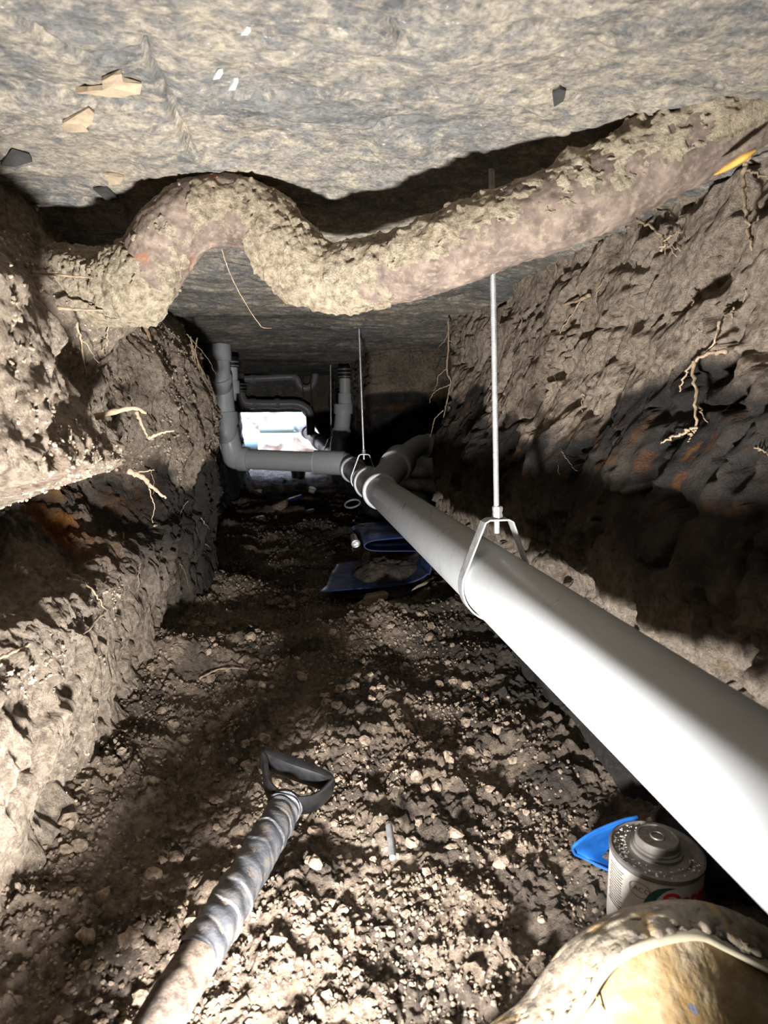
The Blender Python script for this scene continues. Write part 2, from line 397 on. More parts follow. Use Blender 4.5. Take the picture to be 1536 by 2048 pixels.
struct(big_mesh('floor', np.stack([XX, YY, zz], -1).reshape(-1, 3), grid_quads(len(X), len(Y)), M['ground'], attrs={'dark': dk, 'rust': dk*0}),
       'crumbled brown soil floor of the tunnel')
# ceiling slab
def cr(pts): return [tuple(at(px, py, Z=.99)[:2]) for px, py in pts]
CR = [cr([(20, 5), (60, 25), (110, 60), (150, 85), (185, 110)]), cr([(280, 60), (310, 130), (345, 210), (380, 300)]), cr([(350, 215), (400, 245), (470, 250)]),
      cr([(780, 10), (820, 50)]), cr([(1040, 35), (1100, 20), (1138, 22)]), cr([(690, 275), (760, 255), (830, 240)]), cr([(170, 400), (235, 400), (275, 440)]),
      cr([(120, 190), (180, 203), (260, 203)]), cr([(330, 600), (520, 605), (700, 612), (900, 600), (960, 585)]), cr([(500, 640), (640, 660), (800, 655)]), cr([(420, 690), (560, 700), (700, 690)])]
def Zc(x, y, detail=True):
    x = np.asarray(x, float); y = np.asarray(y, float); o = x*0
    z = .99 + .012*sst(2.1, 2.5, y) + .03*sst(3.5, 6, y) + .012*fbm(x, y*1.4, o, 2.4, 3, 301)
    if detail:
        z = z + .0045*fbm(x*.8, y*1.3, o, 14, 5, 305, .6) - .006*sst(.5, .9, fbm(x*.6, y*1.6, o, 6, 4, 311, .55, True))
        for i, c in enumerate(CR): z = z + (.018 if i < 8 else .02)*np.exp(-(seg_dist(x+.006*vn(x*40, y*40, o, 3), y+.006*vn(x*40, y*40, o, 5), c)/(.0042 if i < 8 else .008))**2)
    return z
Y = ys(-1.0, 6.75, .0040, .0034); X = np.concatenate([np.linspace(-.62, -.42, 14)[:-1], np.linspace(-.42, .72, 250)[:-1], np.linspace(.72, 1.0, 30)])
XX, YY = np.meshgrid(X, Y, indexing='ij'); zz = Zc(XX, YY)
soot = np.clip(.4*sst(.25, .7, fbm(XX*.7, YY, XX*0, 2.6, 4, 321))*sst(1.2, 1.9, YY) + .25*sst(2.8, 4.5, YY), 0, .7)  # dark blotches past the near slab, plus a darker tone toward the far end
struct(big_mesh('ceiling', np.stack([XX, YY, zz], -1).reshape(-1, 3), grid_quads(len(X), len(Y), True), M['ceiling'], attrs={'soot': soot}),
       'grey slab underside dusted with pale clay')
# blocks that close the place: slab body, behind the camera, beam over the far opening, the daylight pit
M['conc'] = plain('rough_concrete', (.17, .15, .135), .92, 0, 9, .4, .6, .01)
M['pitsoil'] = plain('pit_soil', (.50, .40, .33), .95, 0, 4, .35, .8, .03)
def slabbox(name, x0, x1, y0, y1, z0, z1, m, label=None):
    c = ((x0+x1)/2, (y0+y1)/2, (z0+z1)/2); v, f = box(c, (x1-x0, y1-y0, z1-z0)); return struct(mesh(name, v, f, m, smooth=False), label)
slabbox('ceiling.001', -1.4, 1.6, -1.2, 6.8, 1.085, 1.35, M['conc'], 'body of the slab above the tunnel')
slabbox('wall_left.001', -1.4, -.625, -1.2, 6.8, -.2, 1.085, M['conc'], 'earth behind the left bank')
slabbox('wall_right.001', 1.0, 1.6, -1.2, 6.8, -.2, 1.085, M['conc'], 'earth behind the right bank')
slabbox('wall_back_closure', -.625, 1.0, -1.2, -1.0, -.2, 1.085, M['conc'], 'added wall closing the tunnel behind the viewer against sky light')  # unseen wall, added so no sky light leaks in from behind
def rough_face(name, fx, nu, nv, m, label, amp=.03, flip=False):
    u, v = np.meshgrid(np.linspace(0, 1, nu), np.linspace(0, 1, nv), indexing='ij'); P, Nn = fx(u, v)
    d = amp*fbm(P[..., 0], P[..., 1], P[..., 2], 4, 5, 401) ; P = P + Nn*d[..., None]
    return struct(big_mesh(name, P.reshape(-1, 3), grid_quads(nu, nv, flip), m, attrs={'dark': np.full(nu*nv, .6), 'rust': np.zeros(nu*nv), 'soot': np.full(nu*nv, .5)}), label)
# grade beam face: rough soffit and front over the opening
def beam(u, v):
    x = -.62+1.3*u; s = v*3
    y = np.where(s < 1, 6.35, np.where(s < 2, 6.35+.4*(s-1), 6.75)); z = np.where(s < 1, 1.07-.40*s, np.where(s < 2, .67, .67+.40*(s-2)))
    return np.stack([x, y, z], -1), np.stack([x*0, x*0-1., x*0], -1)
rough_face('wall_far', beam, 120, 90, M['ceiling'], 'dark grade beam hanging over the far opening', .02)
def jamb(xo, xe):
    def f(u, v):
        z = -.05+1.1*v; e = xe(z); t = u*2
        return np.stack([np.where(t < 1, xo+(e-xo)*t, e), np.where(t < 1, 6.25+.05*t, 6.3+.6*(t-1)), z], -1), np.stack([u*0+.6, u*0-.6, u*0], -1)
    return f
jamb_l = jamb(-.75, lambda z: -.47+.015*np.sin(z*9)); jamb_r = jamb(.75, lambda z: np.interp(z, [0, .40, .66], [.42, .36, .17]))
rough_face('wall_far.001', jamb_l, 100, 70, M['clay'], 'left earth jamb of the far opening', .03)
rough_face('wall_far.002', jamb_r, 100, 70, M['clay'], 'right earth jamb of the far opening', .03, True)
def pitb(u, v): return np.stack([-1.6+3.4*u, 8.4+.25*v+u*0, -.1+2.2*v], -1), np.stack([u*0, u*0-1, u*0], -1)
def pitl(u, v): return np.stack([-1.3+u*0, 6.7+1.9*u, -.1+2.2*v], -1), np.stack([u*0+1, u*0, u*0], -1)
def pitr(u, v): return np.stack([1.4+u*0, 6.7+1.9*u, -.1+2.2*v], -1), np.stack([u*0-1, u*0, u*0], -1)
def pitf(u, v): return np.stack([-1.6+3.4*u, 6.7+2.0*v, -.045+u*0], -1), np.stack([u*0, u*0, u*0+1], -1)
rough_face('wall_pit_back', pitb, 120, 90, M['pitsoil'], 'sunlit pit wall beyond the opening', .10, True)
rough_face('wall_pit_left', pitl, 50, 50, M['pitsoil'], 'left wall of the daylight pit', .08)
rough_face('wall_pit_right', pitr, 50, 50, M['pitsoil'], 'right wall of the daylight pit', .08)
rough_face('floor.001', pitf, 90, 60, M['pitsoil'], 'sunlit floor of the pit', .02)
for nm, x0, x1 in (('wall_pit_front', -1.4, -.60), ('wall_pit_front.001', .55, 1.6)):
    slabbox(nm, x0, x1, 6.8, 6.9, -.2, 1.35, M['pitsoil'], 'earth beside the mouth of the tunnel')

# rays onto the banks
def hit(px, py, off=.012):
    d = ray(px, py); s = np.arange(.3, 6, .005); P = np.array([0, 0, EYE])+d*s[:, None]; x, y, z = P.T
    bad = (z < Zf(x, y, False)) | (z > Zc(x, y, False)) | (x < Xl(y, z)) | ((y < 2.45) & (x > Xr(y, z))) | ((y >= 2.45) & (x > .86)) | ((y > 3.62) & (x > .48))
    i = int(np.argmax(bad)) if bad.any() else len(s)-1
    return P[i] - d/np.linalg.norm(d)*off
# ------------------------------------------------------------------ new drain line
AX, AZ, PR = .337, .342, .057
HUB = .0655
root = thing('drain_pipe_line', 'long grey plastic drain pipe line with branch fittings hung along the tunnel', 'drain pipe', (AX, 2.0, AZ))
def P3(*a): return np.array(a, float)
def straight(name, a, b, r, mat, parent=root, seg=40):
    a = P3(*a); b = P3(*b); d = b-a; l = np.linalg.norm(d)
    return sub(name, lathe_axis(a, d, [(0, r), (l, r)], seg), mat, parent, root)
def hubring(name, a, d, l, r, mat, parent, seg=40, rt=None):
    rt = rt or root
    return sub(name, lathe_axis(a, d, [(0, r-.008), (0, r+.001), (.002, r+.003), (l-.004, r+.003), (l, r), (l, r-.008)], seg), mat, parent, rt)
def bend(name, pts, r, mat, parent, n=18, seg=28, rt=None):
    return sub(name, tube(smooth_path(pts, n), r, seg), mat, parent, rt or root)
# main run, near to far
mp = straight('pipe', (AX, -.85, AZ), (AX, 2.31, AZ), PR, M['pvc'], seg=64)
def mark(px0, ang0, ang1, y0, y1, parent):
    V = []; n = 8
    for i in range(n+1):
        t = i/n; a = math.radians(ang0+(ang1-ang0)*t); yy = y0+(y1-y0)*t
        for dy in (-.0022, .0022):
            V.append((AX+(PR+.0006)*math.cos(a), yy+dy, AZ+(PR+.0006)*math.sin(a)))
    return sub('marker_stroke', (V, [(2*i, 2*i+1, 2*i+3, 2*i+2) for i in range(n)]), M['marker'], parent, root)
mark(0, 122, 141, 1.62, 1.60, mp); mark(0, 70, 108, 2.06, 2.12, mp); mark(0, 96, 112, 2.02, 1.95, mp); mark(0, 95, 107, 1.44, 1.38, mp)
Yd = P3(0, 1, 0)
w1 = straight('wye_fitting', (AX, 2.30, AZ), (AX, 2.70, AZ), .0605, M['fit'])
hubring('hub', P3(AX, 2.29, AZ), Yd, .055, HUB, M['fit'], w1); hubring('hub', P3(AX, 2.60, AZ), Yd, .06, HUB, M['fit'], w1)
def bead(y, r, parent, ax=None, d=Yd, w_=.006):
    c = P3(AX, y, AZ) if ax is None else ax
    return sub('glue_bead', lathe_axis(c, d, [(0, r-.004), (.001, r), (w_, r), (w_+.001, r-.004)], 40), M['bead'], parent, root)
bead(2.285, HUB+.001, w1); bead(2.302, HUB+.0015, w1); bead(2.594, HUB+.002, w1, w_=.014)
mid = straight('pipe', (AX, 2.66, AZ), (AX, 3.30, AZ), PR, M['oldpvc'])
# branch to the right recess
B0 = P3(AX, 2.40, AZ); B1 = at(800, 922, Y=2.66); B2 = at(822, 902, Y=2.80); B3 = at(842, 890, Y=2.88); B4 = at(878, 893, Y=2.92)
br = sub('branch_pipe', lathe_axis(B0, B1-B0, [(0, .0585), (np.linalg.norm(B1-B0), .0585)], 36), M['fit'], w1, root)
d1 = (B2-B1)/np.linalg.norm(B2-B1); d0 = (B1-B0)/np.linalg.norm(B1-B0)
hubring('hub', B1-d0*.07, d0, .085, .068, M['fit'], w1); bead(0, .070, w1, B1-d0*.075, d0, .014)
el = bend('elbow', [B1-d0*.02, B1+d1*.04, B2, B3, B3+(B4-B3)*.35], .047, M['fit'], root)
e4 = (B4-B3)/np.linalg.norm(B4-B3); hubring('hub', B3+e4*.03, e4, .045, .053, M['fit'], el); hubring('hub', B1+d1*.01, d1, .02, .052, M['rubber'], el)
straight('branch_pipe', B3+e4*.06, B4+e4*.25, .043, M['oldpvc'])
# second wye, cross pipe and left stack
w2 = straight('wye_fitting', (AX, 3.30, AZ), (AX, 3.72, AZ), .0605, M['fit'])
hubring('hub', P3(AX, 3.27, AZ), Yd, .06, HUB, M['fit'], w2); bead(3.265, HUB+.001, w2); bead(3.28, HUB+.0015, w2)
C0 = P3(AX, 3.46, AZ+.02); C1 = at(487, 918, Y=3.62); dc = (C1-C0)/np.linalg.norm(C1-C0)
cp = straight('cross_pipe', C0, C1, PR, M['pvc']); hubring('hub', C0+dc*.03, dc, .17, .064, M['fit'], cp); bead(0, .066, cp, C0+dc*.19, dc, .012)
E1 = C1+dc*.0
S0 = at(452, 850, Y=3.6); S1 = at(447, 800, Y=3.6)
el2 = bend('elbow', [C1-dc*.02, C1+dc*.05, at(466, 908, Y=3.61), at(461, 890, Y=3.6), at(455, 862, Y=3.6), S0], .060, M['fit'], root)
hubring('hub', C1-dc*.03, dc, .06, .066, M['fit'], el2)
knob = sub('elbow', lathe_axis(at(450, 884, Y=3.56), at(452, 850, Y=3.58)-at(450, 884, Y=3.56), [(-.012, .02), (0, .038), (.02, .052), (.05, .061), (.09, .062), (.13, .060)], 32), M['fit'], root, root)
stack = thing('x', '', ''); bpy.data.objects.remove(stack)
up = (S1-S0)/np.linalg.norm(S1-S0)
ws = sub('wye_fitting', lathe_axis(S0, up, [(0, .058), (.36, .054)], 36), M['fit'], root, root)
hubring('hub', S0+up*.0, up, .07, .0665, M['fit'], ws); hubring('hub', S0-up*.045, up, .03, .063, M['fit'], ws)
T0 = S0+up*.17; T1 = at(440, 757, Y=3.54); T2 = at(437, 703, Y=3.52)
tp = bend('riser_pipe', [T0, T0+up*.05, T1+P3(0, 0, -.03), T1+P3(0, 0, .04), T2+P3(0, 0, .04)], .0575, M['fit'], root)
hubring('hub', T1+P3(0, 0, -.015), (T1-T0), .03, .064, M['fit'], tp); hubring('hub', T2+P3(0, 0, -.05), P3(0, 0, 1), .09, .064, M['fit'], tp)
R0 = at(462, 800, Y=3.68); R1 = at(465, 758, Y=3.7); R2 = at(464, 728, Y=3.7)
sr = bend('vent_riser', [R0, (R0+R1)/2, R1, R2], .030, M['fit'], root, 8, 20); hubring('hub', R1-P3(0, 0, .08), P3(0, 0, 1), .07, .036, M['fit'], sr, 24)
hubring('rubber_coupling', R2-P3(0, 0, .02), P3(0, 0, 1), .06, .034, M['rubber'], sr, 24)
for q in (.0, .022): hubring('band', R2+P3(0, 0, q-.015), P3(0, 0, 1), .008, .0365, M['zinc'], sr, 24)
# far main run and right riser
far = straight('pipe', (AX, 3.70, AZ), (AX, 5.05, AZ), PR, M['pvc'])
FE = at(600, 851, Y=7.35); FS = P3(AX, 5.05, AZ); fd = (FE-FS)/np.linalg.norm(FE-FS)
bend('elbow', [FS-P3(0, .12, 0), FS-P3(0, .05, 0), FS+fd*.05, FS+fd*.12], .064, M['fit'], root, 10, 28)
far2 = straight('pipe', FS, FE, PR, M['pvc'])
hubring('coupling', FS+fd*.62, fd, .14, .067, M['fit'], far2); hubring('coupling', FS+fd*1.5, fd, .12, .067, M['fit'], far2)
V0 = P3(AX, 4.30, AZ); V1 = at(676, 890, Y=4.52); V2 = at(683, 862, Y=4.58); V3 = at(687, 822, Y=4.6); V4 = at(690, 795, Y=4.6); V5 = at(690, 757, Y=4.6); V6 = at(690, 738, Y=4.6)
rp = bend('riser_fitting', [V0, V1, V2, V3], .058, M['fit'], root)
hubring('hub', V2-(V3-V2)*.25, V3-V2, .05, .066, M['fit'], rp); hubring('hub', V3-P3(0, 0, .02), P3(0, 0, 1), .07, .066, M['fit'], rp); bead(0, .067, rp, V2, V3-V2, .008)
rr = bend('riser_pipe', [V3, V4, V5, V6], .041, M['pvc'], root, 10, 28); hubring('reducer', V4-P3(0, 0, .07), P3(0, 0, 1), .10, .047, M['fit'], rr)
rc = hubring('rubber_coupling', V5+P3(0, 0, .0), P3(0, 0, 1), .085, .0475, M['rubber'], rr)
for q in (.008, .034, .060): hubring('band', V5+P3(0, 0, q), P3(0, 0, 1), .009, .0495, M['zinc'], rc)
# ------------------------------------------------------------------ hangers
def threaded(a, b, r, pitch=.0022, seg=10):
    a = P3(*a); b = P3(*b); l = np.linalg.norm(b-a); n = int(l/pitch); prof = []
    for i in range(n): prof += [(i*pitch, r*.90), ((i+.5)*pitch, r)]
    return lathe_axis(a, b-a, prof, seg)
def hanger(y, ztop, topx, label, pitch, rr=.0048):
    t = thing('pipe_hanger', label, 'pipe hanger', (AX, y, AZ), 'clevis hangers along the drain pipe')
    hx, apex = .062, AZ+.108
    rod = sub('threaded_rod', threaded((AX, y, apex-.022), (topx, y, ztop), rr, pitch), M['zinc'], t, t)
    sub('nut', comb(lathe_axis((AX, y, apex+.003), (0, 0, 1), [(0, .0085), (.002, .0098), (.010, .0075), (.013, .0085), (.018, .0088), (.020, .0075)], 6 if pitch < .003 else 8)), M['zinc'], t, t)
    prof = []                                                  # strap outline in X,Z: apex, shoulders, round under the pipe
    r = PR+.0025
    prof += [(-.016, apex), (.016, apex), (.022, apex-.003)]
    a1 = math.radians(12)
    for i in range(25):
        a = a1 - (math.pi+2*a1)*i/24; prof.append((r*math.cos(a), r*math.sin(a)+AZ-0))
    prof += [(-.022, apex-.003)]
    prof = np.array(prof); n = len(prof); V = []; th = .0028
    c = np.array([0, AZ])
    nxt = np.roll(prof, -1, 0)-np.roll(prof, 1, 0); nr = np.stack([nxt[:, 1], -nxt[:, 0]], -1); nr /= np.linalg.norm(nr, axis=1)[:, None]
    if (nr[0]*(prof[0]-c)).sum() < 0: nr = -nr
    for i in range(n):
        for o_, yy in ((0, -.0125), (th, -.0125), (th, .0125), (0, .0125)):
            q = prof[i]+nr[i]*o_; V.append((AX+q[0], y+yy, q[1]))
    Fc = [(i*4+k, i*4+(k+1) % 4, ((i+1) % n)*4+(k+1) % 4, ((i+1) % n)*4+k) for i in range(n) for k in range(4)]
    sub('clevis_strap', (V, Fc), M['zinc'], t, t, True, 30)
    return t
hanger(.975, .995, .316, 'nearest galvanised rod hanger holding the big grey pipe', .0022)
hanger(2.80, 1.01, .322, 'galvanised rod hanger beside the nearer branch fitting', .005)
hanger(4.95, 1.03, .345, 'farthest galvanised rod hanger beside the banded riser', .008)
# ------------------------------------------------------------------ old iron pipe with clay crust
OP = [at(120, 560, Y=1.20), at(225, 575, Y=1.15), at(285, 555, Y=1.09), at(335, 478, Y=1.065), at(385, 433, Y=1.06), at(450, 420, Y=1.06), at(515, 438, Y=1.06), at(565, 490, Y=1.06), at(615, 540, Y=1.06),
      at(670, 557, Y=1.05), at(760, 545, Y=1.00), at(860, 515, Y=.945), at(1000, 462, Y=.885), at(1150, 405, Y=.845), at(1300, 330, Y=.81), at(1450, 245, Y=.775), at(1600, 150, Y=.75), at(1700, 90, Y=.73)]
OPr = .0515
path = smooth_path(OP, 620); T, U, W = frames(path)
seg = 150; ang = np.linspace(0, 2*np.pi, seg, endpoint=False)
Dn = U[:, None, :]*np.cos(ang)[None, :, None]+W[:, None, :]*np.sin(ang)[None, :, None]
base = path[:, None, :]+Dn*OPr
bx, by, bz = base[..., 0], base[..., 1], base[..., 2]
rough = .0022*fbm(bx, by, bz, 30, 4, 501)+.0012*fbm(bx, by, bz, 110, 2, 505)
op = thing('old_iron_pipe', 'old brown humped iron pipe crusted with pale clay crossing under the slab', 'iron pipe', tuple(path[300]))
qs = grid_quads(620, seg); i_ = np.arange(620*seg).reshape(620, seg)
wrap = np.stack([i_[:-1, -1], i_[1:, -1], i_[1:, 0], i_[:-1, 0]], -1); qs = np.vstack([qs, wrap])
big_mesh('pipe_body', (base+Dn*rough[..., None]-path[300]).reshape(-1, 3), qs, M['iron'], op)
mask = .8*fbm(bx, by, bz, 9, 6, 511, .68)+.75*fbm(bx, by, bz, 40, 4, 515, .6)
tt = np.linspace(0, 1, 620)[:, None]
side = -Dn[..., 1]*.25 + Dn[..., 2]*.35*sst(.55, .7, tt) + .06 - .75*sst(.2, .75, -Dn[..., 2])*sst(.55, .65, tt) + .55*gs(tt, .06, .07) - .50*gs(tt, .22, .12) + .25*gs(tt, .42, .05)
m_ = mask*.55+side
hgt = np.clip(m_*.9, 0, 1)**.7*(.0028+.0048*np.clip(.5+.9*fbm(bx, by, bz, 55, 4, 521, .65), 0, 2)) + sst(.3, .8, m_)*(.005*clods(bx+bz, by+bz, 85, 55)) + .007*gs(tt, .07, .06)*np.clip(.6+1.3*fbm(bx, by, bz, 28, 5, 531, .6), 0, 2) + .010*sst(.72, .85, tt)*sst(.2, .9, Dn[..., 2])*np.clip(.4+1.2*fbm(bx, by, bz, 24, 4, 541), 0, 2)
cv = base+Dn*(np.where(m_ > 0, hgt+.0012, -.004))[..., None]
keep = (m_.reshape(-1)[qs] > -.02).any(1)
used = np.unique(qs[keep]); remap = np.full(620*seg, -1); remap[used] = np.arange(len(used))
big_mesh('clay_crust', (cv.reshape(-1, 3)[used]-path[300]), remap[qs[keep]], M['crust'], op)
for (px, py, L_, wd, Yv, cm) in ((1455, 245, .035, .014, .70, (.42, .16, .07)),):
    pass
# ------------------------------------------------------------------ far pipes under the beam
ft = thing('trap_pipe', 'dark plastic pipe with a looped trap tight under the far ceiling', 'drain pipe', tuple(at(540, 757, Y=6.15)))
bend('pipe', [at(489, 758, Y=6.15), at(540, 756, Y=6.15), at(583, 754, Y=6.15), at(594, 758, Y=6.15), at(599, 770, Y=6.15), at(612, 777, Y=6.15), at(625, 770, Y=6.15), at(630, 755, Y=6.15), at(630, 742, Y=6.15)], .032, M['oldpvc'], ft, 40, 20, ft)
hubring('hub', at(583, 754, Y=6.15), P3(1, 0, 0), .04, .038, M['oldpvc'], ft, 20, ft); hubring('hub', at(500, 758, Y=6.15), P3(1, 0, 0), .05, .038, M['oldpvc'], ft, 20, ft)
fp = thing('offset_drain_pipe', 'brown plastic pipe jogging along the beam above the bright opening', 'drain pipe', tuple(at(540, 806, Y=6.0)))
bend('pipe', [at(482, 765, Y=6.0), at(482, 788, Y=6.0), at(488, 803, Y=6.0), at(502, 807, Y=6.0), at(550, 808, Y=6.0), at(590, 808, Y=6.0), at(608, 814, Y=6.0), at(619, 828, Y=6.0), at(622, 870, Y=6.0)], .041, M['oldpvc'], fp, 50, 24, fp)
for px in (500, 549): hubring('hub', at(px, 807.5, Y=6.0), P3(1, 0, 0), .05, .046, M['oldpvc'], fp, 24, fp)
hubring('rubber_coupling', at(482, 785, Y=6.0), P3(0, 0, 1), .09, .047, M['rubber'], fp, 24, fp)
for q in (.01, .04, .07): hubring('band', at(482, 785, Y=6.0)+P3(0, 0, q), P3(0, 0, 1), .01, .049, M['zinc'], fp, 24, fp)
for px, Yv, z0, lb in ((606, 6.05, .78, 'thin steel rod above the jogged pipe below the trap'), (622, 6.0, .42, 'long thin steel rod beside the dark wall near the trap')):
    a = at(px, 800, Y=Yv); tag(mesh('threaded_rod', *threaded((a[0], a[1], z0), (a[0], a[1], 1.02), .006, .02, 8), M['dark_iron']), lb, 'rod')
# ------------------------------------------------------------------ pit pipes in daylight
M['tealpvc'] = plain('pale_teal_pvc', (.45, .62, .62), .4, 0, 20, .1)
pp = thing('pit_drain_pipe', 'pale pipe tee with riser standing in the sunlit pit', 'drain pipe', (.3, 7.4, .33))
bend('pipe', [FE-fd*.05, FE+fd*.1, at(597, 853, Y=7.52)], .062, M['tealpvc'], pp, 10, 24, pp)
tee = straight('pipe', at(597, 856, Y=7.55), at(521, 857, Y=7.7), .058, M['tealpvc'], pp)
tee.parent = pp
a = at(597, 856, Y=7.55)
pp2 = sub('riser', lathe_axis(a, (0, 0, 1), [(-.04, .066), (.1, .066), (.1, .058), (.75, .058)], 24), M['tealpvc'], pp, pp)
tee.data.transform(Matrix.Translation(Vector(root.location)-Vector(pp.location)))
tag(mesh('pipe_stub', *lathe_axis(at(516, 892, Y=7.3), P3(-1, -.05, 0), [(.006, .05), (0, .052), (0, .058), (1.15, .058)], 24), M['tealpvc']), 'pale pipe stub reaching in from the left of the sunlit pit', 'pipe')
# ------------------------------------------------------------------ shovel
sh0 = at(572, 1604, Z=.085); shaft_pts = [sh0, at(556, 1640, Z=.083), at(470, 1790, Z=.085), at(375, 1950, Z=.09), at(318, 2048, Z=.095)]
dd = shaft_pts[-1]-shaft_pts[-2]; dd /= np.linalg.norm(dd); dd[2] = .0
shaft_pts += [shaft_pts[-1]+dd*.22, shaft_pts[-1]+dd*.45]
shaft = smooth_path(shaft_pts, 140)
M['shaftdirt'] = soil('muddy_handle', (.17, .13, .098), (.07, .053, .042), (.03, .025, .022), False, .7)
def m_tape():
    k = NT('duct_tape'); p = k.pos(); n = k.noise(p, 40, 6, .7, .4)
    c = k.mix(k.ramp(n, [(.50, 0.), (.66, .85)]), (.06, .062, .068), (.09, .07, .053))
    return k.out(c, k.ramp(n, [(.4, .28), (.6, .8)]), k.bump(k.noise(p, 70, 5, .6), .5, .003), k.ramp(n, [(.45, .2), (.55, 0.)]))
M['tape'] = m_tape()
sv = thing('shovel', 'muddy shovel lying on the soil with a taped shaft and black D-grip', 'shovel', tuple(shaft_pts[0]))
rr_ = np.full(140, .0215)
sub('shaft', tube(shaft, rr_, 28), M['shaftdirt'], sv, sv)
# spiral wrapped tape: overlapping turns with raised edges
n0, n1 = 3, 66; tp_ = shaft[n0:n1]; up_ = smooth_path(tp_, 260); T, U, W = frames(up_); V = []; sg = 40
for i in range(260):
    for k in range(sg):
        a = 2*math.pi*k/sg; ph = (i/260*11 + k/sg + .03*math.sin(9*i/260+3*a)) % 1
        r = .0224+.0014*ph*(1+.6*math.sin(i*.07))+.0009*math.sin(5*a+i*.11)+.0006*math.sin(i*.31+2*a)
        V.append(up_[i]+r*(math.cos(a)*U[i]+math.sin(a)*W[i]))
Fc = [(i*sg+k, i*sg+(k+1) % sg, (i+1)*sg+(k+1) % sg, (i+1)*sg+k) for i in range(259) for k in range(sg)]
sub('tape_wrap', (V, Fc), M['tape'], sv, sv)
# D-grip
GA, GB, GC = at(531, 1522, Z=.112), at(656, 1566, Z=.09), at(570, 1612, Z=.083)
ctr = (GA+GB+GC)/3; pn = np.cross(GB-GA, GC-GA); pn /= np.linalg.norm(pn)
loop = smooth_path([GC, GC*.55+GA*.45+(GC-GB)*.16, GA*.85+GC*.15+(GA-GB)*.05, GA+(GA-GC)*.05, GA*.66+GB*.34+(GA-GC)*.06, GA*.34+GB*.66+(GB-GC)*.06, GB+(GB-GA)*.02, GB*.78+GC*.22+(GB-GA)*.14, GC*.5+GB*.5+(GC-GA)*.20, GC], 72)[:-1]
V = []; nl = len(loop); Tn = np.roll(loop, -1, 0)-np.roll(loop, 1, 0); Tn /= np.linalg.norm(Tn, axis=1)[:, None]
for i in range(nl):
    o_ = np.cross(Tn[i], pn); o_ /= np.linalg.norm(o_)
    bar = gs(i/nl, .50, .15); hw, ht = .018, .0042+.0065*bar
    for k in range(12):
        a = 2*math.pi*k/12; ca, sa = math.cos(a), math.sin(a)
        ca = math.copysign(abs(ca)**.6, ca); sa = math.copysign(abs(sa)**.6, sa)
        V.append(loop[i]+o_*ht*ca+pn*hw*sa)
Fc = [(i*12+k, i*12+(k+1) % 12, ((i+1) % nl)*12+(k+1) % 12, ((i+1) % nl)*12+k) for i in range(nl) for k in range(12)]
gp = sub('d_grip', (V, Fc), M['blackplastic'], sv, sv)
sub('grip_socket', tube([GC*.8+ctr*.2, GC, shaft[4], shaft[9]], [.012, .0165, .0205, .0225], 20), M['blackplastic'], gp, sv)
# blade end, outside the picture
e = shaft[-1]; V = []; 
for i in range(7):
    for j in range(7):
        u, v_ = i/6, j/6-.5; q = e+dd*(u*.26)+np.array([-dd[1], dd[0], 0])*v_*.22*(1 if u < .75 else 1-(u-.75)*1.6); V.append((q[0], q[1], max(.03, e[2]-.06*u)-.02*(1-4*v_*v_)))
Fc = [(i*7+j, i*7+j+1, (i+1)*7+j+1, (i+1)*7+j) for i in range(6) for j in range(6)]
bl = sub('blade', (V, Fc), M['dark_iron'], sv, sv); bl.modifiers.new('s', 'SOLIDIFY').thickness = .002
# ------------------------------------------------------------------ galvanised stub on the floor
a, b = at(778, 1652, Z=.03), at(786, 1718, Z=.028)
tag(mesh('rod_offcut', *threaded(a, b, .0052, .0022, 10), M['zinc']), 'short galvanised rod offcut lying on crumbs right of the shovel grip', 'rod')
# ------------------------------------------------------------------ cement can
CC = at(1313, 1698, Y=.615); cx, cy, ct = CC; CRd = .0515; CH = ct-.012
can = thing('cement_can', 'dusty lidded metal can with paper label standing under the big grey pipe', 'can', (cx, cy, 0.012))
M['tin'] = plain('dusty_tin', (.20, .185, .17), .48, .55, 45, .3, .3, .001)
M['label'] = plain('grubby_label', (.40, .375, .33), .7, 0, 25, .22)
M['red'] = plain('label_red', (.42, .012, .02), .6, 0, 25, .2); M['green'] = plain('label_green', (.008, .06, .045), .6); M['ink'] = plain('label_ink', (.07, .06, .05), .7)
Zu = (0, 0, 1)
sub('body', lathe_axis((cx, cy, .012), Zu, [(0, CRd-.002), (0, CRd), (.004, CRd), (CH-.0075, CRd), (CH-.005, CRd-.002), (CH-.004, CRd+.0015), (CH, CRd+.0015), (CH+.001, CRd-.001), (CH-.003, CRd-.004), (CH-.003, CRd-.012), (CH-.001, CRd-.014), (CH+.000, CRd-.022), (CH+.003, CRd-.024), (CH+.003, .026)], 64), M['tin'], can, can, True, 35)
lab = sub('label', lathe_axis((cx, cy, .018), Zu, [(0, CRd+.0004), (CH-.013, CRd+.0004)], 64), M['label'], can, can)
cap = sub('cap', lathe_axis((cx, cy, ct+.001), Zu, [(0, .029), (.003, .029), (.004, .0262), (.0065, .0262), (.0075, .0245), (.0145, .0245), (.0165, .023), (.0165, .0208), (.0152, .020), (.0152, .0088), (.0172, .0078), (.0172, .0064), (.0156, .0056), (.0156, .001)], 56), M['tin'], can, can, True, 35)
